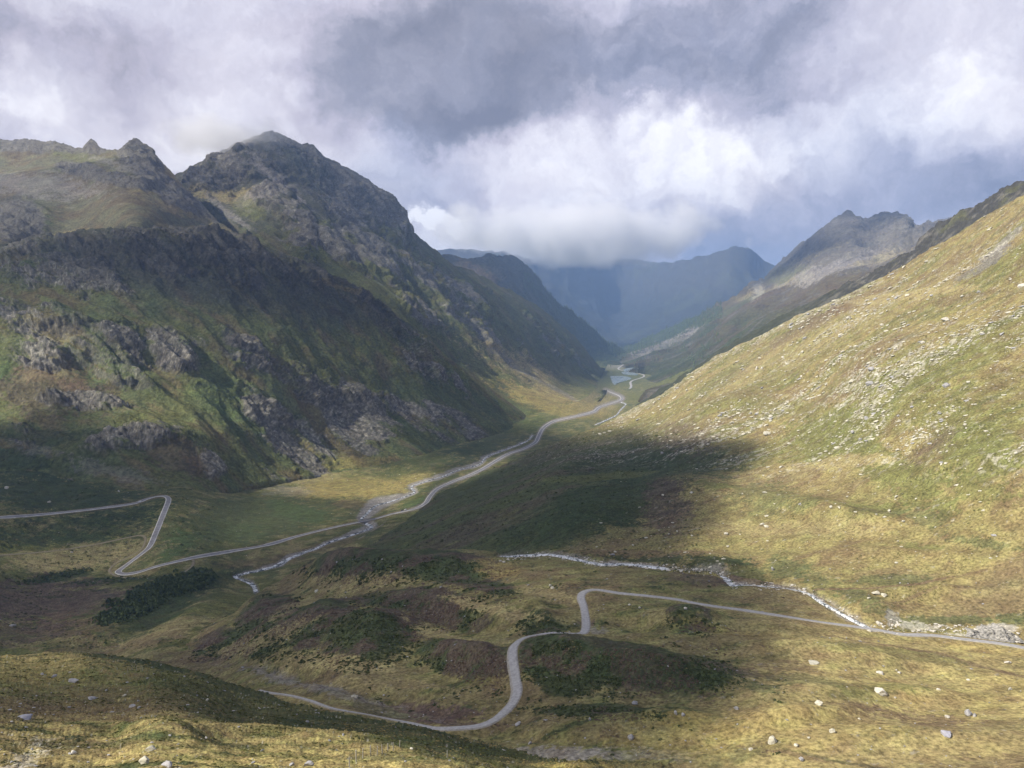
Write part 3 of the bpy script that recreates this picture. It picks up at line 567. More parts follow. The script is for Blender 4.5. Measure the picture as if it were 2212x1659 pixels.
landform('foreground_knoll', (-420, 1720), 2.1,
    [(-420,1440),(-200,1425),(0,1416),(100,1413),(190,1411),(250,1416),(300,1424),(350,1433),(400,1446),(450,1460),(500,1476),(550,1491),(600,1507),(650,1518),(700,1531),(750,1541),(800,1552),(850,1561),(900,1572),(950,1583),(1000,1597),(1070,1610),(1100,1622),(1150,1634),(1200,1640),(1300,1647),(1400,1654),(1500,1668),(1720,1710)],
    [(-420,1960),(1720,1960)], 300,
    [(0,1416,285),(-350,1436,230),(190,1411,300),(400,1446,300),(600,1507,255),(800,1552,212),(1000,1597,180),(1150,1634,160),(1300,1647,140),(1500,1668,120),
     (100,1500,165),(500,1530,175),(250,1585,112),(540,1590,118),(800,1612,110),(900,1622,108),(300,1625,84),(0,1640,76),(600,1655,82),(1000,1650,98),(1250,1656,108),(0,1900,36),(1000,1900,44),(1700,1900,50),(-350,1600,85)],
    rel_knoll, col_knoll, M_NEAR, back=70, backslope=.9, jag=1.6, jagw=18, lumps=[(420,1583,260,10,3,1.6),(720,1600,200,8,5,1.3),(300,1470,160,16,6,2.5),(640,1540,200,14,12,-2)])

# ---- left mountain: cliffs and grassy ribs --------------------------
ED = (.80, -.30, -.52)
EROCK = [(480,560,480,62,8),(150,560,200,60,0),(820,680,160,36,38),(130,735,95,42,10),(240,760,70,34,25),(90,770,60,30,0),(265,810,65,20,22),(370,770,60,30,35),(180,865,110,16,6),(60,690,80,20,0),(640,960,90,42,30),(760,930,80,50,30),(850,895,130,36,14),(960,920,90,36,20),(700,870,70,22,15),(455,1015,36,28,0),(270,968,90,18,-6),(560,900,50,26,30),(600,815,110,22,20),(520,760,60,20,30),(900,800,60,16,30)]
def erock(P, px, py):
    m = 0
    for b in EROCK: m = np.maximum(m, blobmask(px, py, *b, hard=.4))
    return m
def rocky(P, px, py, m, wl, sd, dr):
    """0..1 bare rock: broad zones broken by ledges and gullies"""
    a = fbm(stretch(P, dr, 4.5), wl*.8, 6, .66, sd); b = fbm(stretch(P, (1, .25, -.1), 4), wl*.45, 6, .66, sd+1)
    return sstep(.34, .50, m*.52+.85*a+.6*b)
def rel_left(P, N, px, py):
    Q = stretch(P, ED, 2.6); m = erock(P, px, py); rk = rocky(P, px, py, m, 110, 180, ED)
    big = fbm(stretch(P, ED, 1.9), 300, 4, .5, 101, ridged=True)
    rid = fbm(Q, 95, 6, .58, 102, ridged=True); fine = fbm(Q, 26, 5, .68, 103)
    step = fbm(stretch(P, (1, .3, .1), 2.5), 60, 5, .55, 104)
    e = sstep(0, 26, np.abs(d_edge(px, py, E_TOP)))
    low = 1-.6*sstep(-200, -260, P[:, 2])
    gul = fbm(stretch(P, ED, 7), 34, 5, .6, 109, ridged=True)
    return (big*30*e+rid*(9+12*m)*(.3+.7*e)+gul*(3.5+8*m)+fine*(2+7*rk)+step*(3+6*m)*(.3+.7*e)+rk*9*(.3+.7*e))*low
def d_edge(px, py, top):
    t = np.array(top, float); return py-np.interp(px, t[:, 0], t[:, 1])
E_TOP = [(-420,620),(-150,575),(0,545),(50,528),(100,516),(150,508),(200,501),(250,498),(320,498),(400,497),(450,499),(490,503),(520,512),(545,525),(575,540),(620,556),(680,575),(720,598),(760,620),(800,642),(840,676),(880,700),(920,733),(960,768),(1000,800),(1050,835),(1090,862),(1130,892),(1150,915)]
def col_left(P, N, px, py, d):
    m = erock(P, px, py); Q = stretch(P, ED, 3)
    n = fbm(P, 230, 5, .55, 105); n2 = fbm(Q, 50, 5, .6, 106); n3 = fbm(Q, 11, 5, .62, 107)
    c = np.tile(np.array(GREEN)*1.15, (len(P), 1)); c = mixc(c, sstep(-.2, .35, n)*.65, OLIVE); c = mixc(c, sstep(0, .4, n2)*.55, BROWN); c = mixc(c, sstep(.0, .4, -n2)*.35, SHRUB)
    c = paint(c, px, py, P, [(100,850,190,50,8,'heath',.55,.6),(120,800,90,30,0,'brown',.5,.7),(390,1000,90,36,14,'heath',.6,.5),(320,930,90,30,0,'olive',.5),(470,850,110,50,35,'lush',.45,.6),(215,870,60,22,10,'lush',.6,.6),(560,930,90,30,10,'lush',.35,.7),(0,810,40,14,-40,'lush',.9,.4),(640,740,200,26,24,'green',.7,.6),(900,860,200,22,18,'green',.6,.5),(760,1008,150,14,-6,'gold',.4,.7),(600,1010,120,20,0,'green',.7),
        (100,950,180,26,4,'shrub',.6,.7),(30,1000,140,24,6,'shrub',.75,.6),(200,1010,140,14,12,'scree',.3,1.1),(680,560,60,8,28,'straw',.7,.6),(1000,870,160,20,20,'green',.7,.5)], 70, 108)
    steep = sstep(.62, .40, N[:, 2]+.22*n3)
    r = np.clip(rocky(P, px, py, m, 110, 180, ED)+.5*sstep(.5, .75, steep+.5*n3)*np.clip(m*2, .25, 1), 0, 1); r = r*sstep(-.75, -.1, n3+.8*steep)
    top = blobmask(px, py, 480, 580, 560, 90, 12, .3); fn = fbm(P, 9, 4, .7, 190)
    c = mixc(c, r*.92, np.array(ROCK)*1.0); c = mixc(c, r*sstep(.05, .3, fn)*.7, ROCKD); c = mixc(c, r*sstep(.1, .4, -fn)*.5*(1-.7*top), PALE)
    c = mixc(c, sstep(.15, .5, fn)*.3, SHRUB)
    c = mixc(c, top*.72*sstep(-.5, .1, fn+.4), np.array(ROCKD)*.8)  # upper cliff darkened further, cloud shade put into the rock colour
    for ln in ([(960-300,600),(760,650)],):
        dd = seg_dist(px, py, ln); c = mixc(c, (1-sstep(2, 7, dd+n3*5))*.45, STRAW)
    return c
M_LEFT = M_MTN
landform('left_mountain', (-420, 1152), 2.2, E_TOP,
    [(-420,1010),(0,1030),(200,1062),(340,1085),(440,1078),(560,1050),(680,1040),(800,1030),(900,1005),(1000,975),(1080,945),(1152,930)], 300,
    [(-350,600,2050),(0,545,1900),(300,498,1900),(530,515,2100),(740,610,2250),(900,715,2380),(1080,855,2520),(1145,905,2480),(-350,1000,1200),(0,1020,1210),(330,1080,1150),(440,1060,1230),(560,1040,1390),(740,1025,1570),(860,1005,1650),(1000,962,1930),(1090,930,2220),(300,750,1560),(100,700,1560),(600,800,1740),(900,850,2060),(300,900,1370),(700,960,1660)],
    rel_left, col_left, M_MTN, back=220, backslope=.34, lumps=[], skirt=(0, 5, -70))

# ---- grassy shelf and rocky twin tops above the cliffs ---------------
F_TOP = [(-420,330),(-100,312),(0,302),(30,303),(60,301),(90,304),(110,304),(150,314),(170,321),(178,319),(187,307),(196,299),(205,306),(222,323),(236,326),(250,320),(256,324),(261,321),(272,307),(286,298),(300,303),(313,310),(322,316),(333,324),(340,338),(350,352),(362,364),(375,376),(388,391),(400,406),(415,420),(430,436),(450,456),(468,474),(490,492),(520,505),(560,524),(600,544),(650,562),(690,580),(740,610),(800,645)]
FROCK = [(300,335,60,40,40),(200,315,40,18,0),(60,315,170,18,0),(180,372,60,16,10),(260,390,90,14,12),(360,400,80,16,35),(430,445,60,12,42),(40,480,60,50,0),(380,440,60,10,30)]
def rel_shelf(P, N, px, py):
    m = 0
    for b in FROCK: m = np.maximum(m, blobmask(px, py, *b, hard=.5))
    e = .12+.88*sstep(0, 26, d_edge(px, py, F_TOP))
    return fbm(stretch(P, ED, 1.6), 90, 6, .55, 111, ridged=True)*(3+17*m)*e+fbm(P, 300, 3, .5, 112)*14*e+fbm(P, 22, 4, .6, 113)*(1+5*m)
def col_shelf(P, N, px, py, d):
    m = 0
    for b in FROCK: m = np.maximum(m, blobmask(px, py, *b, hard=.5))
    n = fbm(P, 160, 5, .55, 114); n3 = fbm(stretch(P, (1, .2, -.3), 2.5), 22, 5, .62, 115)
    c = np.tile(np.array(OLIVE)*.75, (len(P), 1)); c = mixc(c, .35+0*n, np.array(SCREE)*.7); c = mixc(c, sstep(-.2, .3, n)*.6, np.array(BROWN)*.8); c = mixc(c, sstep(0, .5, n3)*.25, STRAW)
    c = paint(c, px, py, P, [(60,400,190,28,4,'scree',.5,.7),(190,345,100,14,12,'olive',.5,.7),(300,375,120,10,18,'scree',.55,.8),(390,455,160,12,24,'straw',.5,.7),(600,555,120,8,25,'straw',.8,.6),(450,500,140,7,8,'straw',.6,.6),(60,480,70,50,0,'green',.8,.5),(30,455,30,40,0,'rockd',.6,.5),(80,515,110,10,-8,'straw',.55,.6)], 70, 116)
    r = sstep(.3, .6, m*.8+.35*n3+.05); c = mixc(c, r*.9, np.array(ROCK)*.9); c = mixc(c, r*sstep(.05, .4, n3)*.6, ROCKD)
    c = mixc(c, sstep(.42, .58, n3)*.45, SCREE)
    return c
landform('high_shelf', (-420, 800), 2.4, F_TOP,
    [(-420,660),(0,585),(300,535),(500,545),(600,588),(690,625),(760,655),(800,680)], 170,
    [(-350,320,3400),(0,302,3350),(285,302,3050),(196,302,3150),(400,406,2800),(475,478,2680),(690,580,2480),(800,645,2520),(0,545,2010),(300,500,1990),(520,520,2190),(740,630,2370),(300,548,2150),(0,590,2150),(500,560,2330),(620,600,2420),(200,450,2440),(0,450,2450),(100,380,2800),(350,420,2620),(-350,600,2100)],
    rel_shelf, col_shelf, M_MTN, back=500, jag=4.0, jagw=22, backslope=.8)

# ---- the big peak -----------------------------------------------------
G_TOP = [(330,420),(380,380),(400,369),(425,356),(450,344),(475,330),(500,317),(520,307),(540,299),(556,293),(570,288),(588,283),(602,287),(618,297),(640,306),(652,312),(664,310),(676,314),(690,330),(705,343),(720,349),(740,362),(760,369),(780,381),(800,395),(815,402),(830,414),(843,426),(855,440),(866,456),(874,474),(882,492),(892,503),(905,516),(920,526),(938,541),(955,556),(972,569),(990,577),(1010,581),(1032,592),(1052,606),(1075,615),(1100,627),(1125,641),(1148,653),(1170,668),(1195,688),(1218,706),(1240,725),(1262,752),(1280,774),(1296,792),(1312,806),(1325,818)]
GROCK = [(600,350,160,60,20),(760,420,120,70,40),(600,440,40,36,60),(640,500,60,30,60),(870,600,110,34,35),(960,640,110,30,38),(800,560,60,26,40),(860,500,40,40,50),(1000,700,90,26,40),(480,380,80,40,-20),(720,540,50,30,50),(900,680,60,20,35)]
GD = (.74, -.32, -.58)
def rel_peak(P, N, px, py):
    m = 0
    for b in GROCK: m = np.maximum(m, blobmask(px, py, *b, hard=.5))
    e = sstep(0, 40, d_edge(px, py, G_TOP)); rk = rocky(P, px, py, m, 170, 182, GD)
    fan = 1-.75*sstep(760, 860, py)
    return (fbm(stretch(P, GD, 1.8), 560, 3, .5, 121, ridged=True)*38*(.15+.85*e)+fbm(stretch(P, GD, 2.4), 150, 7, .56, 122, ridged=True)*(12+20*m)*(.12+.88*e)+rk*18*(.05+.95*e)+fbm(P, 50, 6, .66, 123)*(4+9*rk)*(.25+.75*e)+fbm(stretch(P, GD, 6), 60, 5, .6, 128, ridged=True)*(5+9*m)*(.2+.8*e))*fan
def col_peak(P, N, px, py, d):
    m = 0
    for b in GROCK: m = np.maximum(m, blobmask(px, py, *b, hard=.5))
    n = fbm(P, 300, 5, .55, 124); n2 = fbm(stretch(P, GD, 3), 80, 5, .6, 126); n3 = fbm(stretch(P, GD, 2.5), 30, 5, .62, 125)
    hi = sstep(200, 520, P[:, 2]+150*n)
    c = np.tile(np.array(OLIVE)*.8, (len(P), 1)); c = mixc(c, sstep(-.2, .3, n)*.6, GREEN); c = mixc(c, sstep(0, .4, n2)*.4, BROWN)
    c = mixc(c, hi*.75, np.array(ROCKD)*1.05); c = mixc(c, hi*sstep(.1, .5, n3)*.5, ROCK)
    c = paint(c, px, py, P, [(500,430,90,16,4,'straw',.8,.6),(560,440,60,14,0,'scree',.7,.7),(610,415,80,9,38,'scree',.95,.4),(500,470,70,9,40,'scree',.6,.6),(540,460,50,22,30,'olive',.6),(760,560,140,26,35,'olive',.45,.7),(900,760,240,16,38,'green',.8,.5),(1130,815,200,50,30,'olive',.9,.6),(1150,815,190,30,31,'straw',.9,.7),(1190,868,140,26,14,'gold',.7,.7),(1080,770,120,16,30,'straw',.55,.7),(1060,860,150,20,24,'green',.7,.5),(1130,905,80,22,10,'lush',.55,.6),(980,700,80,16,38,'olive',.7),(850,560,70,10,30,'straw',.4,.8),(1250,850,70,20,20,'olive',.6),(1110,885,70,4,28,'scree',.6,.6),(1200,845,180,4,28,'scree',.4,.8)], 90, 127)  # straw and gold brighten the lower fans, sunlight put into the colour
    r = np.clip(rocky(P, px, py, m, 170, 182, GD)+hi*.3*sstep(0, .4, n3), 0, 1)*(1-.8*sstep(760, 840, py)); fn = fbm(P, 20, 4, .7, 191); c = mixc(c, sstep(.1, .45, fn)*.3, SHRUB); n3 = .5*n3+.8*fn; c = mixc(c, r*.85, np.array(ROCK)*1.0); c = mixc(c, r*sstep(.2, .5, -n3)*.4, PALE); c = mixc(c, r*sstep(.1, .5, n3)*.4, ROCKD)
    return c
landform('big_peak', (330, 1326), 2.1, G_TOP,
    [(330,520),(400,520),(560,620),(760,720),(860,780),(960,860),(1060,930),(1130,945),(1170,910),(1204,899),(1250,887),(1283,877),(1300,864),(1314,840),(1326,824)], 330,
    [(330,420,3300),(430,350,3500),(590,290,3600),(760,369,3620),(882,492,3720),(1010,581,4050),(1160,661,4550),(1270,762,4950),(1320,815,4900),(1322,850,None,-352),(1290,880,None,-342),(1204,905,None,-331),(1130,945,2150),(1060,925,2480),(960,850,2560),(860,770,2500),(760,700,2480),(560,610,2620),(480,500,2980),(600,440,3150),(700,600,2820),(900,700,2860),(1050,800,3000),(1200,800,3750),(1230,850,3350),(340,520,3000)],
    rel_peak, col_peak, M_MTN, skirt=(0, 5, -80), back=900, jag=4.5, jagw=26, backslope=.7)

# ---- second ridge beyond it -------------------------------------------
def rel_far1(P, N, px, py): return fbm(stretch(P, (.8, 0, -.6), 2), 300, 6, .56, 131, ridged=True)*30+fbm(P, 80, 4, .6, 132)*8
def col_far1(P, N, px, py, d):
    n = fbm(P, 300, 5, .6, 133); n3 = fbm(P, 70, 4, .6, 134); c = np.tile(np.array(GREEN)*.75, (len(P), 1)); c = mixc(c, sstep(-50, 250, P[:, 2])*.6, ROCKD); c = mixc(c, sstep(0, .4, n)*.5, SHRUB)
    c = paint(c, px, py, P, [(1030,590,60,22,20,'brown',.6,.6),(1300,745,60,40,40,'shrub',.8,.5),(1270,790,50,14,20,'olive',.6)], 200, 135); c = mixc(c, sstep(.2, .5, n3)*.4*sstep(0, 200, P[:, 2]), ROCK); return c
landform('second_ridge', (900, 1372), 2.3,
    [(900,560),(960,552),(1010,560),(1040,556),(1070,548),(1095,551),(1115,560),(1132,571),(1146,584),(1158,600),(1168,616),(1180,633),(1196,646),(1215,660),(1238,677),(1258,690),(1276,706),(1290,722),(1305,734),(1320,744),(1335,750),(1350,762),(1372,772)],
    [(900,700),(1100,700),(1250,800),(1330,800),(1372,790)], 110,
    [(900,560,6000),(1070,548,6100),(1168,616,6500),(1258,690,7000),(1335,752,7500),(1370,772,7300),(900,700,5400),(1100,700,5500),(1250,790,5900),(1330,795,5700)],
    rel_far1, col_far1, M_FAR, back=1400, jag=3.5, jagw=20, backslope=.6)

# ---- blue mountain closing the valley -----------------------------------
def rel_far2(P, N, px, py): return fbm(stretch(P, (0, -.6, -.7), 2), 900, 6, .55, 141, ridged=True)*80
def col_far2(P, N, px, py, d):
    n = fbm(P, 700, 5, .6, 142); c = np.tile(np.array((.045, .05, .045)), (len(P), 1)); c = mixc(c, sstep(100, 600, P[:, 2])*.6, ROCKD); c = mixc(c, sstep(.1, .5, n)*.25, GREEN); c = mixc(c, sstep(-330, -380, P[:, 2])*.5, GREEN); return c
landform('blue_mountain', (700, 2300), 4,
    [(700,560),(900,540),(1050,545),(1150,560),(1220,552),(1300,560),(1400,566),(1450,568),(1500,560),(1530,553),(1560,546),(1585,541),(1610,543),(1630,548),(1645,560),(1660,575),(1680,588),(1740,600),(1900,620),(2300,640)],
    [(700,760),(2300,760)], 110,
    [(700,560,12500),(1200,560,12500),(1590,541,12000),(1700,590,12500),(2300,640,12500),(700,760,10500),(1340,740,10800),(1340,760,9500),(2300,760,10500)],
    rel_far2, col_far2, M_FAR, back=2500, jag=5, jagw=30, backslope=.5)

# ---- craggy mountain on the right ----------------------------------------
J_TOP = [(1320,764),(1345,752),(1370,742),(1400,728),(1450,706),(1500,684),(1540,662),(1570,647),(1600,630),(1618,612),(1640,605),(1655,598),(1670,578),(1690,560),(1705,549),(1720,535),(1740,520),(1755,508),(1770,497),(1788,484),(1800,474),(1812,468),(1824,459),(1832,456),(1842,460),(1855,467),(1868,474),(1876,476),(1880,470),(1890,464),(1900,460),(1912,457),(1925,459),(1938,458),(1950,462),(1960,466),(1968,473),(1976,488),(1984,489),(1992,483),(2004,478),(2014,480),(2030,475),(2060,470),(2120,462),(2300,440),(2500,430)]
JD = (-.78, -.3, -.5)
def rel_crag(P, N, px, py):
    e = sstep(0, 30, d_edge(px, py, J_TOP)); hi = sstep(100, 500, P[:, 2])
    return fbm(stretch(P, JD, 2), 800, 3, .5, 151, ridged=True)*60*e+fbm(stretch(P, JD, 2.6), 210, 7, .57, 152, ridged=True)*(18+24*hi)*(.4+.6*e)
def col_crag(P, N, px, py, d):
    n = fbm(P, 420, 5, .6, 153); n3 = fbm(stretch(P, JD, 3), 110, 5, .62, 154); hi = sstep(150, 480, P[:, 2]+120*n)
    c = np.tile(np.array(GREEN)*.6, (len(P), 1)); c = mixc(c, sstep(-.1, .4, n)*.6, np.array(BROWN)*.6); c = mixc(c, sstep(-100, 150, P[:, 2])*.6, np.array(BROWN)*.9); c = mixc(c, sstep(.1, .4, n3)*.5, ROCKD); c = mixc(c, hi*.85, ROCK); c = mixc(c, hi*sstep(.1, .5, n3)*.6, ROCKD)
    c = paint(c, px, py, P, [(1430,720,130,22,-22,'shrub',.9,.4),(1850,485,40,12,0,'scree',.6,.7),(1700,620,130,12,-14,'straw',.6,.7),(1820,590,160,16,-14,'scree',.7,.7),(1930,565,80,12,-15,'straw',.5,.7),(1760,565,80,8,-20,'straw',.4,.8),(1700,600,60,20,-10,'olive',.5),(1590,665,110,10,-28,'green',.6,.6),(1430,752,90,6,-24,'scree',.45,.7),(1395,768,40,4,-10,'scree',.6,.6),(1470,730,60,4,-28,'scree',.6,.5),(1450,800,100,30,-25,'shrub',.5,.6),(1430,840,90,14,-14,'olive',.8,.5),(1640,635,14,22,20,'pale',.4,.7)], 160, 155)
    c = mixc(c, sstep(.25, .5, n3)*.5*(1-hi), ROCK); return c
landform('crag_mountain', (1320, 2500), 2.3, J_TOP,
    [(1320,800),(1345,795),(1380,830),(1400,880),(1500,870),(1700,740),(1900,640),(2100,560),(2500,500)], 260,
    [(1320,764,7900),(1345,752,7900),(1500,684,7400),(1655,598,7000),(1830,457,6500),(1960,466,6300),(2060,470,6100),(2500,430,5600),(1330,790,6300),(1370,815,4950),(1395,850,3900),(1410,880,3000),(1500,860,2900),(1700,730,3100),(1900,630,3300),(2100,550,3500),(2500,490,3500),(1500,770,5000),(1700,640,5100),(1900,560,4900)],
    rel_crag, col_crag, M_FAR, skirt=(0, 5, -140), back=1800, jag=7, jagw=20, backslope=.7)

# ---- ground below and beyond everything -------------------------------------
def ground_sheet():
    xs = np.linspace(-16000, 16000, 81); ys = np.linspace(-3000, 26000, 73); X, Y = np.meshgrid(xs, ys)
    Z = -430-0.012*np.maximum(Y-3000, 0)-.02*np.maximum(1200-Y, 0)*0; P = np.stack([X, Y, Z], -1).reshape(-1, 3)
    P[:, 2] += fbm(P, 2500, 4, .5, 161)*40-60
    idx = np.arange(81*73).reshape(73, 81); fc = np.stack([idx[:-1, :-1], idx[:-1, 1:], idx[1:, 1:], idx[1:, :-1]], -1).reshape(-1, 4)
    tag(mesh_obj('ground', P, fc, M_FAR, col=dict(Col=np.tile(np.array(GREEN), (len(P), 1)))), kind='structure')
ground_sheet()

# ------------------------------------------------------------------ what is visible where
ZS = 3.0; ZW, ZH = int(W/ZS)+2, int(H/ZS)+2
ZB = np.full(ZW*ZH, 1e9, np.float32); ZI = np.full(ZW*ZH, -1, np.int64); ZL = np.full(ZW*ZH, -1, np.int16)
for li, (qx, qy, P, N_, nm) in enumerate(VIS):
    dist = P[:, 1]; ok = (qx >= 0) & (qx < W) & (qy >= 0) & (qy < H) & (dist > 5)
    ii = np.nonzero(ok)[0]; cell = (qy[ii]/ZS).astype(int)*ZW+(qx[ii]/ZS).astype(int)
    o_ = np.argsort(-dist[ii]); ii, cell = ii[o_], cell[o_]
    tmpd = np.full(ZW*ZH, 1e9, np.float32); tmpi = np.full(ZW*ZH, -1, np.int64)
    tmpd[cell] = dist[ii]; tmpi[cell] = ii
    b = tmpd < ZB; ZB[b] = tmpd[b]; ZI[b] = tmpi[b]; ZL[b] = li
def pick(px, py, layer=None):
    best = None
    cx, cy = int(px/ZS), int(py/ZS)
    for r in range(0, 4):
        for dy in range(-r, r+1):
            for dx in range(-r, r+1):
                if max(abs(dx), abs(dy)) != r: continue
                x, y = cx+dx, cy+dy
                if 0 <= x < ZW and 0 <= y < ZH:
                    k = y*ZW+x
                    if ZL[k] >= 0 and (layer is None or VIS[ZL[k]][4] == layer):
                        v = VIS[ZL[k]]; P = v[2][ZI[k]]
                        d = math.hypot(v[0][ZI[k]]-px, v[1][ZI[k]]-py)
                        if best is None or d < best[0]: best = (d, Vector([float(q) for q in P]), Vector([float(q) for q in v[3][ZI[k]]]), v[4])
        if best: return best[1:]
    return None

# ================================================================== roads, tracks, water
LUMPS = {'valley_floor': None, 'moraine': None, 'right_slope': None}
FLOOR_L = [(330,1330,120,22,-30,-9),(120,1243,120,12,-8,-5),(200,1375,120,16,-12,5),(760,1018,240,9,-6,9),(950,985,90,10,-14,10),(1040,960,40,8,-20,8),(560,1085,150,25,-5,5),(430,1255,40,14,-10,6)]
def surfpt(layer, px, py):
    px = np.atleast_1d(np.asarray(px, float)); py = np.atleast_1d(np.asarray(py, float))
    P = unproj(px, py, SURF[layer].y(px, py))
    for (cx, cy, rx, ry, ang, h) in {'valley_floor': FLOOR_L, 'moraine': HUMM, 'right_slope': SLUMP}.get(layer, []):
        a = math.radians(ang); u = ((px-cx)*math.cos(a)+(py-cy)*math.sin(a))/rx; v = (-(px-cx)*math.sin(a)+(py-cy)*math.cos(a))/ry
        P[:, 2] += h*np.exp(-(u*u+v*v))
    return P
def ribbon(name, layer, line, width, lift, mat, skirt=.9, nacross=4, label=None, kind='structure', cat=None, wob=0, step=4.0):
    L = np.array(line, float); seg = np.hypot(*np.diff(L, axis=0).T); s = np.r_[0, np.cumsum(seg)]
    q = np.arange(0, s[-1], step); lx, ly = np.interp(q, s, L[:, 0]), np.interp(q, s, L[:, 1])
    Pc = surfpt(layer, lx, ly); T = np.gradient(Pc, axis=0); T[:, 2] = 0; T /= np.linalg.norm(T, axis=1)[:, None]+1e-9
    nrm = np.stack([T[:, 1], -T[:, 0]], 1)
    e = .5; Jx = (surfpt(layer, lx+e, ly)-Pc)/e; Jy = (surfpt(layer, lx, ly+e)-Pc)/e
    det = Jx[:, 0]*Jy[:, 1]-Jy[:, 0]*Jx[:, 1]
    wv = np.full(len(q), float(width)) if np.isscalar(width) else np.interp(lx, *width)
    cols = []; ac = []
    nz = perlin(np.c_[q/40, q*0, q*0], 5)*wob
    for k, f in enumerate(np.linspace(-1, 1, nacross+1)):
        off = nrm*((wv*.5*(1+nz))*f)[:, None]
        du = (off[:, 0]*Jy[:, 1]-off[:, 1]*Jy[:, 0])/det; dv = (-off[:, 0]*Jx[:, 1]+off[:, 1]*Jx[:, 0])/det
        lim = 60; du, dv = np.clip(du, -lim, lim), np.clip(dv, -lim, lim)
        P = surfpt(layer, lx+du, ly+dv); P[:, 2] += lift
        if k == 0:
            Q = P.copy(); Q[:, 2] -= skirt; Q[:, :2] -= nrm*.6; cols.append(Q); ac.append(np.full(len(q), -1.2))
        cols.append(P); ac.append(np.full(len(q), f))
        if k == nacross:
            Q = P.copy(); Q[:, 2] -= skirt; Q[:, :2] += nrm*.6; cols.append(Q); ac.append(np.full(len(q), 1.2))
    G = np.stack(cols, 1); R, Cn = G.shape[:2]; idx = np.arange(R*Cn).reshape(R, Cn)
    fc = np.stack([idx[:-1, :-1], idx[:-1, 1:], idx[1:, 1:], idx[1:, :-1]], -1).reshape(-1, 4)
    o = mesh_obj(name, G.reshape(-1, 3), fc, mat, col=dict(across=np.stack(ac, 1).ravel()))
    return tag(o, label=label, cat=cat, kind=kind)
def road_mat(name, c, edge, e0, e1, scale):
    m, N, L, b = new_mat(name)
    at = N.new('ShaderNodeAttribute'); at.attribute_name = 'across'
    ab = N.new('ShaderNodeMath'); ab.operation = 'ABSOLUTE'; L.new(at.outputs['Fac'], ab.inputs[0])
    mr = N.new('ShaderNodeMapRange'); mr.inputs[1].default_value = e0; mr.inputs[2].default_value = e1; L.new(ab.outputs[0], mr.inputs[0])
    geo = N.new('ShaderNodeNewGeometry'); n1 = N.new('ShaderNodeTexNoise'); n1.inputs['Scale'].default_value = scale; n1.inputs['Detail'].default_value = 6; L.new(geo.outputs['Position'], n1.inputs['Vector'])
    mn = N.new('ShaderNodeMapRange'); mn.inputs[1].default_value = .3; mn.inputs[2].default_value = .7; mn.inputs[3].default_value = .75; mn.inputs[4].default_value = 1.25; L.new(n1.outputs['Fac'], mn.inputs[0])
    mx = N.new('ShaderNodeMix'); mx.data_type = 'RGBA'; L.new(mr.outputs[0], mx.inputs['Factor']); mx.inputs[6].default_value = (*c, 1); mx.inputs[7].default_value = (*edge, 1)
    vm = N.new('ShaderNodeVectorMath'); vm.operation = 'SCALE'; L.new(mx.outputs[2], vm.inputs[0]); L.new(mn.outputs[0], vm.inputs['Scale'])
    L.new(vm.outputs[0], b.inputs['Base Color']); b.inputs['Roughness'].default_value = .85
    return m
M_ROAD = road_mat('asphalt', (.23, .225, .235), (.58, .57, .54), .74, .80, .15)
M_TRACK = road_mat('pale_gravel', (.36, .355, .36), (.30, .28, .25), .7, 1.0, .9)
M_PATH = road_mat('trodden_earth', (.24, .20, .13), (.18, .16, .08), .5, 1.0, .9)
def water_mat(name, deep, foam, lo, hi, s1):
    m, N, L, b = new_mat(name)
    geo = N.new('ShaderNodeNewGeometry'); n1 = N.new('ShaderNodeTexNoise'); n1.inputs['Scale'].default_value = s1; n1.inputs['Detail'].default_value = 7; n1.inputs['Roughness'].default_value = .7; n1.inputs['Distortion'].default_value = .8
    L.new(geo.outputs['Position'], n1.inputs['Vector'])
    mr = N.new('ShaderNodeMapRange'); mr.inputs[1].default_value = lo; mr.inputs[2].default_value = hi; L.new(n1.outputs['Fac'], mr.inputs[0])
    mx = N.new('ShaderNodeMix'); mx.data_type = 'RGBA'; L.new(mr.outputs[0], mx.inputs['Factor']); mx.inputs[6].default_value = (*deep, 1); mx.inputs[7].default_value = (*foam, 1)
    L.new(mx.outputs[2], b.inputs['Base Color']); b.inputs['IOR'].default_value = 1.33
    mr2 = N.new('ShaderNodeMapRange'); mr2.inputs[1].default_value = lo; mr2.inputs[2].default_value = hi; mr2.inputs[3].default_value = .12; mr2.inputs[4].default_value = .7; L.new(n1.outputs['Fac'], mr2.inputs[0]); L.new(mr2.outputs[0], b.inputs['Roughness'])
    bp = N.new('ShaderNodeBump'); bp.inputs['Strength'].default_value = .6; bp.inputs['Distance'].default_value = .3; L.new(n1.outputs['Fac'], bp.inputs['Height']); L.new(bp.outputs[0], b.inputs['Normal'])
    return m
M_RIVER = water_mat('white_water', (.055, .075, .085), (.80, .82, .84), .45, .57, .16)
M_BROOK = water_mat('brook_water', (.055, .075, .085), (.85, .87, .89), .42, .56, .4)
M_LAKE = water_mat('lake_water', (.14, .19, .21), (.19, .23, .24), .4, .6, .02)
ribbon('road', 'valley_floor', ROAD, ([-300, 200, 900, 1100, 1170, 1345], [6.5, 6.8, 7.5, 9.5, 10, 11]), .45, M_ROAD, label='grey asphalt road with pale edges winding through the valley', step=3)
ribbon('road', 'valley_floor', ROAD2, 12, .8, M_TRACK, label='pale far stretch of the valley road passing the small lakes')
ribbon('gravel_track', 'moraine', TRACK, ([500, 860, 960, 1100, 1300, 1900, 2212], [1.0, 1.5, 3.2, 3.7, 3.8, 3.8, 5]), .28, M_TRACK, skirt=.6, label='pale gravel track curving over the hummocks', wob=.12, step=3)
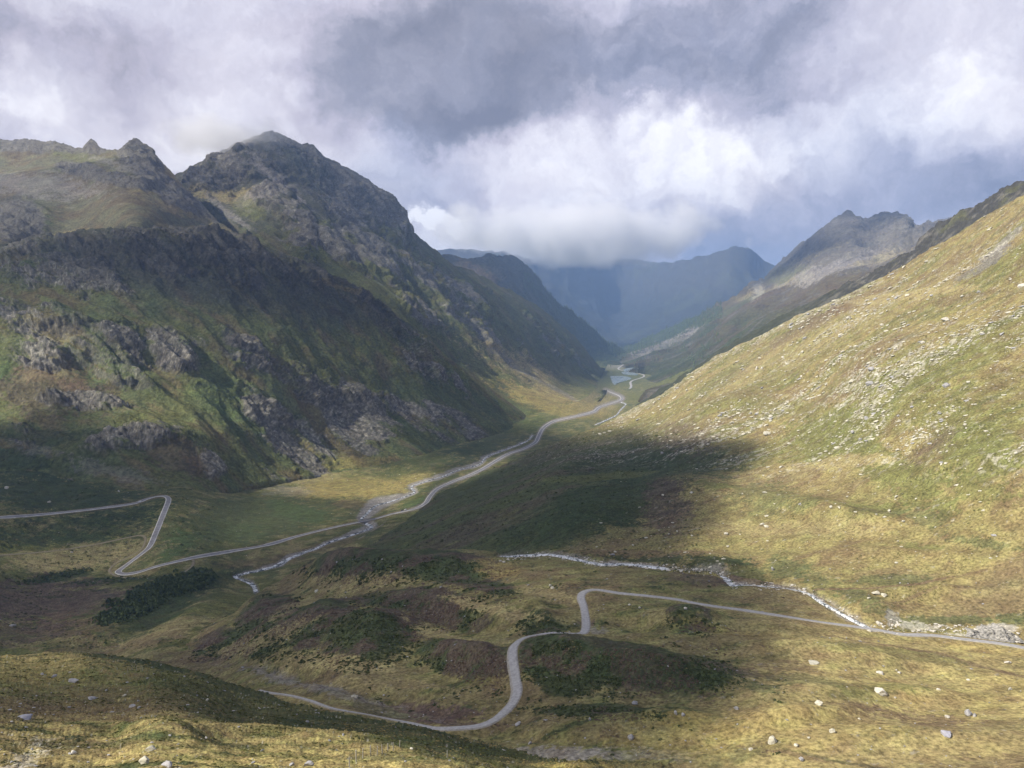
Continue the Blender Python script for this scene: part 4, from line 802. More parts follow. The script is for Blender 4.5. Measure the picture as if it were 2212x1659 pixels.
ribbon('footpath', 'valley_floor', PATH1, 2.6, .25, M_PATH, skirt=.5, label='faint dirt path running to the lower hairpin bend', wob=.3)
ribbon('footpath', 'valley_floor', PATH2, 2.6, .25, M_PATH, skirt=.5, label='short dirt spur off the road beside the dark thicket', wob=.3)
ribbon('footpath', 'valley_floor', PATH3, 3.0, .25, M_PATH, skirt=.5, label='dirt path beside the river below the bridge', wob=.3)
ribbon('river', 'valley_floor', RIVER, ([500, 560, 600, 630, 700, 760, 800, 850, 950, 1150], [5, 6, 9, 6, 3.6, 3.4, 5, 4, 3, 3]), -1.4, M_RIVER, skirt=1.5, label='white foaming river on the valley floor', wob=.5, step=2.5)
ribbon('river', 'valley_floor', RIVER_B, 5, -1.0, M_RIVER, skirt=1.5, label='far pale reach of the river', wob=.5, step=2.5)
ribbon('stream', 'moraine', STREAM, ([1080, 1200, 1400, 1560, 1600, 1700, 1890], [2.5, 3.2, 4, 4.5, 2.4, 2.0, 2.0]), -1.3, M_BROOK, skirt=1.2, label='foaming mountain stream in its rocky gully', wob=.5, step=2.5)
def pond(name, poly, z, label):
    px, py = np.array(smooth_line(poly+[poly[0]], 5))[:-1].T; a, b, d = rays(px, py); y = z*b/d; P = unproj(px, py, y)
    n = len(P); c = P.mean(0); V = np.r_[P, P-[0, 0, 3], [c], ]; F_ = [(i, (i+1) % n, 2*n, 2*n) for i in range(n)]
    V = V.tolist(); me = bpy.data.meshes.new(name)
    me.from_pydata(V, [], [(i, (i+1) % n, 2*n) for i in range(n)]+[(i, n+i, n+(i+1) % n, (i+1) % n) for i in range(n)]); me.materials.append(M_LAKE); me.update()
    o = bpy.data.objects.new(name, me); C.objects.link(o); tag(o, label=label, kind='structure')
def zat(poly, k):
    c = np.array(poly).mean(0); return float(surfpt('valley_floor', c[0], c[1])[0, 2])+k
pond('lake', LAKE, zat(LAKE, 3.0), 'pale turquoise lake in the far valley')
pond('pond', POND1, zat(POND1, 3.5), 'small far pond above the lake, upper of two')
pond('pond', POND2, zat(POND2, 3.0), 'narrow pond beside the road bend, lower of two')

# road bridge over the river: two parapets and abutments
M_CONC = simple_mat('concrete', (.33, .32, .30), (.24, .23, .21), .8, .85)
def box_mesh(boxes):
    V, Fc = [], []
    for (c, ax, ay, az) in boxes:   # centre, three half vectors
        b = len(V)
        for sx in (-1, 1):
            for sy in (-1, 1):
                for sz in (-1, 1): V.append(Vector(c)+ax*sx+ay*sy+az*sz)
        Fc += [(b, b+1, b+3, b+2), (b+4, b+6, b+7, b+5), (b, b+4, b+5, b+1), (b+2, b+3, b+7, b+6), (b, b+2, b+6, b+4), (b+1, b+5, b+7, b+3)]
    return V, Fc
def poly_obj(name, V, Fc, mat, parent=None, bevel=0, smooth=False):
    me = bpy.data.meshes.new(name); me.from_pydata([tuple(v) for v in V], [], Fc); me.materials.append(mat); me.update()
    if smooth: me.polygons.foreach_set('use_smooth', [True]*len(me.polygons))
    o = bpy.data.objects.new(name, me); C.objects.link(o)
    if parent: o.parent = parent
    if bevel:
        md = o.modifiers.new('bevel', 'BEVEL'); md.width = bevel; md.segments = 2
    return o
def bridge():
    a, b = [Vector(q) for q in surfpt('valley_floor', [776, 812], [1128.4, 1121.2])]
    t = (b-a).normalized(); n = Vector((t.y, -t.x, 0)).normalized(); mid = (a+b)/2; hl = (b-a).length/2
    e = bpy.data.objects.new('bridge', None); C.objects.link(e); e.location = mid
    tag(e, 'low concrete road bridge where the river passes under the road', 'bridge')
    for s in (-1, 1):
        poly_obj('parapet', *box_mesh([(n*(s*4.15)+Vector((0, 0, .75)), t*hl, n*.2, Vector((0, 0, .55)))]), M_CONC, e, .05)
        poly_obj('abutment', *box_mesh([(t*(s*hl*.85)-Vector((0, 0, 1.8)), t*1.2, n*4.3, Vector((0, 0, 1.7)))]), M_CONC, e, .05)
    poly_obj('deck', *box_mesh([(Vector((0, 0, -.25)), t*hl, n*4.4, Vector((0, 0, .35)))]), M_CONC, e, .05)
bridge()

# ================================================================== stones
import bmesh
def rock_mesh(name, seed, flat=.6, sub=2, jag=.25, mat=None, angular=.6):
    r = np.random.default_rng(seed); bm = bmesh.new(); bmesh.ops.create_icosphere(bm, subdivisions=sub, radius=1)
    V = np.array([v.co[:] for v in bm.verts])
    for _ in range(13):          # cleave flat faces
        n = r.normal(size=3); n[2] *= .6; n /= np.linalg.norm(n); dd = r.uniform(.42, .80)
        s = V@n; over = np.maximum(s-dd, 0); V -= n*(over*min(1, angular*1.5))[:, None]
    V *= 1+jag*fbm(V+seed*9.1, .9, 3, .5, seed)[:, None]
    V *= np.array([1, r.uniform(.65, .95), flat])
    V /= np.abs(V[:, :2]).max()
    for v, p in zip(bm.verts, V): v.co = p
    me = bpy.data.meshes.new(name); bm.to_mesh(me); bm.free(); me.materials.append(mat); return me
M_STONE = simple_mat('pale_stone', (.64, .61, .50), (.42, .40, .33), 1.3, .9, .05)
M_STONEG = simple_mat('grey_stone', (.44, .43, .43), (.27, .265, .27), 1.1, .9, .05)
M_STONEB = simple_mat('blue_grey_slab', (.40, .40, .46), (.30, .30, .35), 1.1, .85, .05)
M_STONEW = simple_mat('white_stone', (.66, .63, .56), (.46, .43, .38), 1.6, .9, .05)
def face_rot(nrm, yaw, tilt=.6):
    up = Vector((0, 0, 1)).lerp(nrm, tilt).normalized()
    q = up.to_track_quat('Z', 'Y'); return (q.to_matrix() @ Matrix.Rotation(yaw, 3, 'Z'))
def boulder(px, py, wpx, hpx, mat, label, seed, sub=3, yaw=None, group=None, layer=None, angular=.6):
    pk = pick(px, py, layer)
    if pk is None: return None
    P, N_, nm = pk; r = wpx*.5*P.y/F; hh = hpx*P.y/F
    me = rock_mesh('boulder', seed, flat=min(1.0, hh/(2*r)*.95+.05), sub=sub, mat=mat, angular=angular)
    o = bpy.data.objects.new('boulder', me); C.objects.link(o)
    o.matrix_world = Matrix.Translation(P+Vector((0, 0, hh*.22))) @ (face_rot(N_, 0 if yaw is None else yaw, .5).to_4x4()) @ Matrix.Diagonal((r, r, r, 1))
    return tag(o, label, 'boulder', group)
BOULD = [  # px, py, width, height, material, label
 (1904,1494,29,16,'W','big pale boulder with a peaked left corner on the golden meadow'),
 (1769,1521,20,15,'P','squat rounded boulder at the foot of the brown heather bank'),
 (1669,1602,24,15,'P','boxy flat-topped boulder low on the golden meadow near the bottom edge'),
 (1798,1582,16,12,'P','small rounded cream boulder right of the boxy flat-topped one'),
 (2044,1584,29,14,'B','smooth blue-grey slab lying in the brown grass'),
 (2091,1544,24,14,'G','grey dome-shaped boulder split from a smaller block'),
 (2104,1546,12,9,'G','small block resting against the right of the grey dome boulder'),
 (2044,1550,12,9,'W','little cream boulder above the blue-grey slab'),
 (1719,1613,12,9,'P','small stone just right of the boxy boulder'),
 (1733,1641,16,10,'G','dark-sided boulder nearest the bottom edge of the meadow'),
 (1757,1433,28,6,'P','long low flat rock on the meadow below the track'),
 (1899,1454,18,6,'W','flat pale rock between the track and the peaked boulder'),
 (2176,1432,15,7,'W','white rock on the brown ditch at the right edge'),
 (2182,1488,14,7,'P','rounded pale rock near the right edge, below the ditch'),
 (2091,1467,10,4,'W','thin white flat stone in open grass right of centre meadow'),
 (2025,1489,10,5,'W','white stone to the right of the peaked boulder'),
 (1856,1553,7,6,'P','small yellowish stone between boulder and brown tufts'),
 (1622,1618,13,4,'P','thin low rock left of the boxy boulder'),
 (1590,1530,15,8,'G','jagged grey rock at the edge of the cloud shadow'),
 (1932,1508,9,5,'W','stone just below the right foot of the peaked boulder'),
 (1748,1593,8,5,'P','tiny stone between the boxy and the cream boulders'),
 (1943,1454,9,4,'W','right one of a close pair of white stones by the flat pale rock'),
 (1936,1448,7,3,'W','left one of a close pair of white stones by the flat pale rock'),
 (1361,1595,22,10,'G','grey-green flat boulder in the shaded grass near the bottom centre'),
 (1372,1519,13,7,'G','rounded grey boulder alone in the shaded hollow'),
 (1460,1541,11,9,'G','upper of two grey boulders beside the dark tufts'),
 (1473,1547,11,9,'G','lower of two grey boulders beside the dark tufts'),
 (1274,1555,11,8,'G','grey boulder below the strip of dark tufts'),
 (1116,1564,20,8,'G','pale rubble block right of the track bend at the bottom'),
 (1145,1605,12,9,'G','grey boulder at the top of the scree by the dark knoll'),
 (1479,1314,9,6,'W','white stone alone just below the track'),
 (1380,1311,8,5,'W','right white stone of the group inside the track loop'),
 (1361,1305,9,4,'W','left white stone of the group inside the track loop'),
 (1188,1264,9,6,'P','upper stone of the pile left of the track hairpin'),
 (1192,1270,10,6,'P','lower stone of the pile left of the track hairpin'),
 (1892,1282,20,9,'P','large flat rock on the lit bank across the stream'),
 (1909,1284,13,6,'P','narrow rock touching the large flat rock across the stream'),
 (1875,1292,11,5,'P','small rock below left of the large flat rock across the stream'),
 (1669,1232,12,14,'G','dark upright rock standing above the stream gully'),
 (327,1622,30,15,'P','pointed pinkish boulder on the sunlit knoll at the bottom'),
 (312,1645,26,18,'P','rugged pale boulder below the pointed one at the bottom edge'),
 (361,1655,34,13,'G','wide greenish-grey flat boulder at the very bottom edge'),
 (242,1543,16,11,'G','light grey boulder in the middle of the shaded knoll'),
 (51,1553,38,9,'B','long blue-grey slab near the left edge of the knoll'),
 (114,1463,15,7,'G','pale flat rock high on the knoll at the left'),
 (286,1525,17,7,'G','flat grey rock with a small neighbour on the dark knoll'),
 (301,1528,9,5,'G','small neighbour right of the flat grey rock on the dark knoll'),
 (199,1511,20,6,'G','low pair-shaped slab on the upper knoll'),
 (442,1579,14,11,'G','upright block on the crest of the sunlit strip'),
 (90,1456,11,6,'G','rounded rock left of the pale flat rock high on the knoll'),
 (160,1471,24,7,'G','broken low outcrop on the upper knoll'),
 (448,1514,8,6,'P','round pale stone on the dark right side of the knoll'),
 (268,1502,9,5,'P','small cream stone above the flat grey rock on the knoll'),
 (160,1627,15,10,'W','white rock in the golden grass at the lower left'),
 (666,1650,25,12,'G','rounded grey boulder left of the fence posts'),
 (631,1655,15,8,'G','low grey stone left of the rounded boulder near the fence'),
 (890,1617,12,5,'P','pale stone on the crest right of the fence posts'),
 (12,1055,11,7,'W','white boulder on the dark slope at the far left edge'),
 (107,1083,10,6,'W','white boulder on the dark slope above the road'),
 (256,1060,7,4,'W','tiny white stone above the upper road bend'),
 (155,1191,8,4,'W','white stone just below the faint dirt path'),
 (27,1350,16,6,'G','pale flat rock on the heathery slope at the left'),
 (767,1505,19,7,'P','pale green-tinted slab in the shaded gully'),
 (683,1277,17,5,'P','flat light slab on the brown hummock'),
 (1880,830,23,12,'G','largest grey boulder on the stony slope'),
 (1839,822,16,8,'P','pale cracked block left of the largest grey slope boulder'),
 (1881,799,17,12,'G','pinkish-grey block directly above the largest slope boulder'),
 (2042,690,18,9,'W','bright flat boulder on the upper green slope'),
 (2044,834,17,9,'G','grey boulder on the slope right of the largest one'),
 (1994,743,11,6,'W','white stone on the mid slope below the bright flat boulder'),
 (1691,773,11,6,'W','white stone near the slope edge above a twin pair'),
 (1644,796,9,8,'W','right stone of the twin pair on the slope edge'),
 (1632,796,8,7,'W','left stone of the twin pair on the slope edge'),
 (2114,632,11,6,'G','grey stone high on the slope near the right edge'),
 (2205,619,17,8,'W','white boulder cut by the right edge high on the slope'),
 (1656,938,18,9,'P','angular rock at the rim of the cloud shadow on the slope'),
 (1871,904,14,9,'G','squared grey rock on the lower stony band'),
 (1428,980,9,7,'G','dark grey rock inside the cloud shadow on the slope'),
]
MT = dict(W=M_STONEW, P=M_STONE, G=M_STONEG, B=M_STONEB)
for i, (px, py, w_, h_, m_, lb) in enumerate(BOULD):
    boulder(px, py, w_, h_, MT[m_], lb, 100+i, sub=3 if w_ > 12 else 2, yaw=random.uniform(-.4, .4), angular=.75 if i in (0, 2, 6) else .6)

# scattered stones: the largest 170 as single things, the rest as one mass
TEMPL = [rock_mesh('stone', 400+k, flat=random.uniform(.35, .75), sub=1, jag=.3, mat=M_STONE, angular=.6) for k in range(8)]
TEMPL_G = [m.copy() for m in TEMPL]
for m in TEMPL_G: m.materials[0] = M_STONEG
def tarr(me):
    V = np.array([v.co[:] for v in me.vertices]); Fc = np.array([p.vertices[:] for p in me.polygons]); return V, Fc
TA = [tarr(m) for m in TEMPL]
def scatter(name, items, mat, templ, label, cat=None, kind='stuff', smooth=False, extra=None):
    """items: (P, R3x3, scale xyz)"""
    VV, FF, b = [], [], 0; EX = []
    for k, (P, R, s) in enumerate(items):
        V, Fc = templ[k % len(templ)]
        VV.append((V*np.array(s))@np.array(R).T+np.array(P)); FF.append(Fc+b); b += len(V)
    if not VV: return
    o = mesh_obj(name, np.concatenate(VV), np.concatenate(FF), mat, smooth=smooth); return tag(o, label, cat, kind=kind)
def choose(n, xr, yr, layers, prob, seed):
    """up to n visible places inside a rectangle of the view, kept with probability prob"""
    r = np.random.default_rng(seed); out = []; m = n*6
    px = r.uniform(*xr, m); py = r.uniform(*yr, m); k = np.clip((py/ZS).astype(int)*ZW+(px/ZS).astype(int), 0, ZW*ZH-1); u1 = r.uniform(size=m); u2 = r.uniform(size=m)
    li = ZL[k]; ok = np.zeros(m, bool); P = np.zeros((m, 3)); Nn = np.zeros((m, 3))
    for i, v in enumerate(VIS):
        if v[4] in layers:
            g = (li == i) & (ZI[k] >= 0); P[g] = v[2][ZI[k[g]]]; Nn[g] = v[3][ZI[k[g]]]; ok |= g
    px, py, P, Nn, u1, u2 = px[ok], py[ok], P[ok], Nn[ok], u1[ok], u2[ok]
    g = u1 <= prob(px, py, P); px, py, P, Nn, u2 = px[g][:n], py[g][:n], P[g][:n], Nn[g][:n], u2[g][:n]
    return list(zip(px, py, P, Nn, u2))
BN = None
def nfield(P, wl, seed, d=(1, .1, .45), k=4):
    P = np.asarray(P, float); return fbm(stretch(P, d, k), wl, 3, .55, seed) if P.ndim == 2 else fbm(stretch(P[None], d, k), wl, 3, .55, seed)[0]
def near_line(px, py, *lines):
    px, py = np.atleast_1d(px).astype(float), np.atleast_1d(py).astype(float); return np.min([seg_dist(px, py, l) for l in lines], axis=0)
def prob_slope(px, py, P):
    up = sstep(1010, 900, py-(px-1500)*.02)
    b = nfield(P, 46, 66, k=5); low = blobmask(px, py, 1050, 1120, 480, 120, -18)
    c_ = nfield(P, 130, 212, k=3); return (up*(.07+2.6*np.maximum(0, b+.02+.5*c_))+.035)*(1-.8*low)
def items_from(sel, smin, smax, powr, flat=(.4, .8), sink=.25, seed=1, tilt=.6):
    r = np.random.default_rng(seed); it = []
    for (px, py, P, N_, u) in sel:
        s = (smin+(smax-smin)*u**powr)*P[1]/F*.5
        R = face_rot(Vector([float(q) for q in N_]), r.uniform(0, 6.28), tilt)
        P = P.astype(float)+np.array([0, 0, s*sink]); it.append((P, R, (s, s*r.uniform(.6, 1), s*r.uniform(*flat)), s))
    return it
sel = choose(8500, (1280, 2212), (430, 1230), ('right_slope',), prob_slope, 5)
it = items_from(sel, 1.8, 14, 6.5, seed=6)
it.sort(key=lambda a: -a[3]/a[0][1])
for k, (P, R, s, _) in enumerate(it[:170]):
    o = bpy.data.objects.new('stone', TEMPL[k % 8] if k % 3 else TEMPL_G[k % 8]); C.objects.link(o)
    o.matrix_world = Matrix.Translation(Vector(P)) @ R.to_4x4() @ Matrix.Diagonal((*s, 1))
    tag(o, 'one of the pale stones strewn over the sunny right-hand slope', 'stone', 'pale stones strewn over the right slope')
scatter('slope_stones', [(a, b, c) for a, b, c, _ in it[170:]], M_STONE, TA, 'countless small pale stones covering the right-hand slope')
def prob_mor(px, py, P):
    d = near_line(px, py, STREAM)
    return .10+.6*np.maximum(0, nfield(P, 18, 201, (1, 0, 0), 2))**1.3+.5*((1100 < px) & (px < 1400) & (py > 1610))+.8*((640 < px) & (px < 1040) & (1485 < py) & (py < 1560) & (nfield(P, 9, 202) > 0))
sel = choose(1500, (380, 2212), (1200, 1659), ('moraine', 'right_slope'), prob_mor, 7)
scatter('meadow_stones', [i[:3] for i in items_from(sel, 1.6, 8, 6, seed=8)], M_STONEG, TA, 'small grey stones scattered through the hummocks and meadow')
sel = choose(2300, (1080, 2200), (1185, 1400), ('moraine', 'right_slope'), lambda px, py, P: np.where(px < 1895, np.maximum(0, 1-near_line(px, py-4, STREAM)/15), .9*((np.abs(py-(1352+(px-1900)*.07)) < 14) & (nfield(P, 7, 203) > -.1))), 9)
scatter('stream_stones', [i[:3] for i in items_from(sel, 2.5, 12, 3.5, seed=10, flat=(.5, 1))], M_STONEW, TA, 'pale rocks lining the gully of the stream')
sel = choose(1700, (560, 1180), (930, 1240), ('valley_floor',), lambda px, py, P: np.maximum(0, 1-near_line(px, py, RIVER)/(9+12*np.exp(-((px-810)/50)**2)))+.12*((580 < px) & (px < 960) & (1020 < py) & (py < 1070))+.01, 11)
scatter('river_stones', [i[:3] for i in items_from(sel, 1.3, 4, 3, seed=12)], M_STONE, TA, 'gravel and stones along the river bed')
sel = choose(320, (0, 1300), (1415, 1659), ('foreground_knoll',), lambda px, py, P: .25+2*((py > 1600) & (px < 300))+1.5*np.maximum(0, nfield(P, 14, 204)), 13)
scatter('knoll_stones', [i[:3] for i in items_from(sel, 2, 13, 4, seed=14)], M_STONEG, TA, 'small stones lying in the grass of the near knoll')
sel = choose(380, (0, 560), (1000, 1400), ('valley_floor',), lambda px, py, P: .3, 15)
scatter('valley_stones', [i[:3] for i in items_from(sel, 1.2, 3.6, 5, seed=16)], M_STONEG, TA, 'tiny pale stones on the valley floor beside the road')

# rock face beside the track at the right edge
def rock_face():
    xs = np.linspace(2070, 2212, 150); V = []
    top = np.interp(xs, [2070, 2084, 2100, 2120, 2140, 2150, 2165, 2178, 2190, 2212], [1376, 1369, 1363, 1366, 1358, 1362, 1354, 1362, 1368, 1380])
    bot = np.interp(xs, [2070, 2212], [1381, 1389]); rows = 60; G = []
    for k in range(rows):
        t = k/(rows-1); py = bot+(top-bot)*t; y = SURF['right_slope'].y(xs, bot)*(1-.002)+t*6-1.0; G.append(unproj(xs, py, y))
    G = np.array(G); back = G[-1].copy(); back[:, 1] += 7; back[:, 2] -= .6; G = np.concatenate([G, back[None]])
    P = G.reshape(-1, 3); d = fbm(stretch(P, (.25, 0, 1), 3), 5, 6, .6, 301, ridged=True)
    P = P+np.array([-.15, -1, .1])*(d*2.6)[:, None]
    R, Cn = G.shape[:2]; idx = np.arange(R*Cn).reshape(R, Cn); fc = np.stack([idx[:-1, :-1], idx[:-1, 1:], idx[1:, 1:], idx[1:, :-1]], -1).reshape(-1, 4)
    o = mesh_obj('rock_outcrop', P, fc, simple_mat('fluted_rock', (.42, .40, .37), (.17, .165, .15), .9, .9, .2, 7)); tag(o, 'pale fluted rock face above the track at the right edge', 'rock outcrop')
rock_face()

# ================================================================== shrubs
def tuft(seed, n=22, h=.8):
    r = np.random.default_rng(seed); V, Fc = [], []
    for i in range(n):
        a = r.uniform(0, 6.283); rr = math.sqrt(r.uniform(0, 1))*.85; hz = (1-rr*rr)*h*r.uniform(.35, 1.0)
        c = np.array([rr*math.cos(a), rr*math.sin(a), hz]); s = r.uniform(.22, .42)
        u = r.normal(size=3); u /= np.linalg.norm(u); v = np.cross(u, r.normal(size=3)); v /= np.linalg.norm(v)
        b = len(V); V += [c-u*s, c+v*s*.9, c+u*s, c-v*s*.9]; Fc.append((b, b+1, b+2, b+3))
    return np.array(V), np.array(Fc)
def foliage_mat(name, c1, c2, sc):
    m = simple_mat(name, c1, c2, sc, .8, 0, 4, .1, .3, .7); return m
M_SHRUB = foliage_mat('dwarf_shrub_leaves', (.040, .058, .024), (.095, .115, .045), .35)
M_HEATH = foliage_mat('heather_leaves', (.10, .068, .058), (.17, .12, .09), .35)
M_ALDER = foliage_mat('alder_leaves', (.05, .075, .04), (.15, .19, .085), .18)
M_TUFT = foliage_mat('grass_tussock', (.20, .165, .07), (.38, .31, .14), .9)
M_TUFTG = foliage_mat('green_tussock', (.05, .062, .018), (.13, .13, .04), .9)
TU = [tuft(600+k) for k in range(10)]
def prob_shrub(px, py, P):
    m = shrubby(None, px, py); return sstep(.1, .6, m+.6*nfield(P, 14, 205, (1, 0, 0), 1.5))*.8+.05*((px < 1500) & (nfield(P, 12, 208, (1, 0, 0), 2) > .12))
sel = choose(9000, (380, 1700), (1196, 1659), ('moraine',), prob_shrub, 17)
def split(sel, test): g = test(*[np.array(c) for c in list(zip(*sel))[:3]]); return [s for s, q in zip(sel, g) if q], [s for s, q in zip(sel, g) if not q]
sel, _ = split(sel, lambda x, y, P: near_line(x, y, TRACK) > 12)
hs, ss = split(sel, lambda x, y, P: nfield(P, 30, 47, (1, 0, 0), 1) > .02)
scatter('dwarf_shrubs', [i[:3] for i in items_from(ss, 4, 12, 2, flat=(.35, .8), sink=0, seed=18)], M_SHRUB, TU, 'dark green dwarf shrubs matting the hummocks')
scatter('heather', [i[:3] for i in items_from(hs, 4, 9, 2, flat=(.25, .5), sink=0, seed=19)], M_HEATH, TU, 'brownish heather on the backs of the hummocks')
sel = choose(3500, (780, 1640), (930, 1240), ('right_slope',), lambda px, py, P: .35*(px < 1520)+.9*((1380 < px) & (py > 1195) & (near_line(px, py-14, STREAM) < 22)), 20)
scatter('slope_shrubs', [i[:3] for i in items_from(sel, 3, 8, 3, flat=(.3, .6), sink=0, seed=21)], M_SHRUB, TU, 'dark low shrubs on the shaded lower slope')
sel = choose(2600, (0, 470), (1000, 1400), ('valley_floor',), lambda px, py, P: sstep(-.05, .25, nfield(P, 30, 206, (1, 0, 0), 2)), 22)
sel, _ = split(sel, lambda x, y, P: near_line(x, y, ROAD) > 9)
scatter('valley_shrubs', [i[:3] for i in items_from(sel, 2.5, 8, 3, flat=(.3, .6), sink=0, seed=23)], M_SHRUB, TU, 'dark shrubs dotted over the valley floor by the road')
sel = choose(5200, (1440, 2212), (560, 1330), ('right_slope',), lambda px, py, P: sstep(.02, .22, nfield(P, 22, 209, (1, .15, .38), 2.2))*.8, 32)
scatter('slope_turf', [i[:3] for i in items_from(sel, 2.5, 7, 3, flat=(.2, .45), sink=-.1, seed=33)], M_TUFTG, TU, 'low green and brown cushions of turf on the sunny slope')
sel = choose(5200, (1150, 2212), (1290, 1659), ('moraine',), lambda px, py, P: .25+.75*sstep(-.1, .2, nfield(P, 9, 210, (1, .1, 0), 3)), 34)
sel, _ = split(sel, lambda x, y, P: near_line(x, y, TRACK) > 12); ga, gb = split(sel, lambda x, y, P: nfield(P, 12, 211, (1, .1, 0), 3) > .08)
scatter('meadow_tussocks', [i[:3] for i in items_from(gb, 3, 8, 2, flat=(.15, .35), sink=-.15, seed=35)], M_TUFT, TU, 'straw-coloured tussocks on the lower meadow')
scatter('meadow_cushions', [i[:3] for i in items_from(ga, 3, 9, 2, flat=(.15, .35), sink=-.15, seed=36)], M_TUFTG, TU, 'olive cushions of turf on the lower meadow')
# alder thicket in the ravine
ALD = [(255,1320,45,22,-25),(300,1300,55,26,-30),(345,1278,50,24,-30),(385,1262,45,20,-15),(430,1245,36,13,0),(405,1275,40,12,-15)]
def prob_ald(px, py, P): return np.clip(np.max([blobmask(px, py, *b, hard=.45) for b in ALD], axis=0)*1.1-1.6*np.maximum(0, -nfield(P, 26, 207, (1, .3, 0), 1.5)-.05), 0, 1)
sel = choose(2100, (180, 480), (1220, 1370), ('valley_floor', 'moraine'), prob_ald, 24)
scatter('alder_thicket', [i[:3] for i in items_from(sel, 4, 16, 2.2, flat=(.6, 1.5), sink=.1, seed=25, tilt=.1)], M_ALDER, TU, 'dense dark alder thicket filling the ravine below the hairpin')
sel = choose(500, (30, 330), (1228, 1262), ('valley_floor',), lambda px, py, P: np.maximum(blobmask(px, py, 110, 1248, 85, 9, -12), .6*blobmask(px, py, 240, 1252, 90, 5, -4)), 26)
scatter('thicket', [i[:3] for i in items_from(sel, 4, 9, 2, flat=(.5, .9), sink=0, seed=27, tilt=.1)], M_ALDER, TU, 'narrow dark strip of bushes left of the alder thicket')
# grass tussocks on the near knoll
sel = choose(9000, (0, 1500), (1413, 1659), ('foreground_knoll',), lambda px, py, P: .9, 28)
grn, gld = split(sel, lambda x, y, P: (nfield(P, 6.5, 85, (1, -.1, -.2), 2.4) > .05) | ((y < 1560) & (x > 330)))
scatter('tussocks', [i[:3] for i in items_from(gld, 4, 11, 2, flat=(.3, .6), sink=-.2, seed=29)], M_TUFT, TU, 'golden grass tussocks on the near knoll')
scatter('green_tussocks', [i[:3] for i in items_from(grn, 4, 13, 2, flat=(.3, .6), sink=-.2, seed=30)], M_TUFTG, TU, 'green low shrubs and tussocks on the near knoll')
# conifers far down the valley
def conifer():
    V, Fc = [], []; n = 7
    for t_ in range(3):
        z0, z1, r = t_*.28, t_*.28+.44, .26-.06*t_; b = len(V)
        for k in range(n): V.append((r*math.cos(6.283*k/n), r*math.sin(6.283*k/n), z0+.1))
        V.append((0, 0, z1))
        Fc += [(b+k, b+(k+1) % n, b+n, b+n) for k in range(n)]
    return np.array(V), np.array([f[:3] for f in Fc])
sel = choose(2600, (1130, 1560), (590, 790), ('crag_mountain', 'second_ridge', 'valley_floor'), lambda px, py, P: np.where((np.abs(py-(752-(px-1345)*.42)) < 24) & (px > 1345), 1.0, np.where((px <= 1345) & (np.abs(py-(752-(1345-px)*.75)) < 26), .9, .03)), 31)
r_ = np.random.default_rng(5)
scatter('conifer_forest', [(s[2]-[0, 0, 2], np.eye(3), (r_.uniform(16, 24),)*2+(r_.uniform(18, 30),)) for s in sel], M_ALDER, [conifer()], 'dark conifer forest on the flanks where the valley narrows')

# ================================================================== fence, cars
M_WOOD = simple_mat('weathered_wood', (.46, .44, .39), (.30, .28, .25), 3, .85)
def fence(pts, h, label, layer):
    ps = [pick(a, b, layer) for a, b in pts]; base = ps[0][0]
    e = bpy.data.objects.new('fence', None); C.objects.link(e); e.location = base; tag(e, label, 'fence')
    for k, (P, _, _) in enumerate(ps):
        r = .07; V, Fc = [], []; lean = Vector((random.uniform(-.06, .06), random.uniform(-.06, .06), 1))
        hh = h*random.uniform(.85, 1.1)
        for z, rr in ((-.4, r), (hh*.96, r*.92), (hh, r*.55)):
            for q in range(8): V.append((P-base)+lean*z+Vector((rr*math.cos(q*.785), rr*math.sin(q*.785), 0)))
        for lvl in (0, 1):
            for q in range(8): Fc.append((lvl*8+q, lvl*8+(q+1) % 8, lvl*8+8+(q+1) % 8, lvl*8+8+q))
        Fc.append(tuple(range(16, 24))); poly_obj('post', V, Fc, M_WOOD, e, smooth=False)
    V, Fc = [], []
    for a, b in zip(ps[:-1], ps[1:]):
        for z in (.45, .95):
            p, q = a[0]-base+Vector((0, 0, z*h)), b[0]-base+Vector((0, 0, z*h)); t = (q-p); n = Vector((-t.y, t.x, 0)).normalized()*.006
            k = len(V); up = Vector((0, 0, .006)); V += [p-n, p+up, p+n, q-n, q+up, q+n]; Fc += [(k, k+1, k+4, k+3), (k+1, k+2, k+5, k+4), (k+2, k, k+3, k+5)]
    poly_obj('wire', V, Fc, M_WOOD, e)
fence([(755,1659),(769,1646),(783,1637),(800,1634),(814,1631),(825,1626),(840,1622),(851,1621),(862,1620),(966,1637)], 1.35, 'row of pale wooden fence posts on the crest of the sunlit knoll', 'foreground_knoll')
fence([(273,1453),(286,1447),(296,1446),(306,1446)], 1.5, 'few tiny fence posts high on the dark left knoll', 'foreground_knoll')
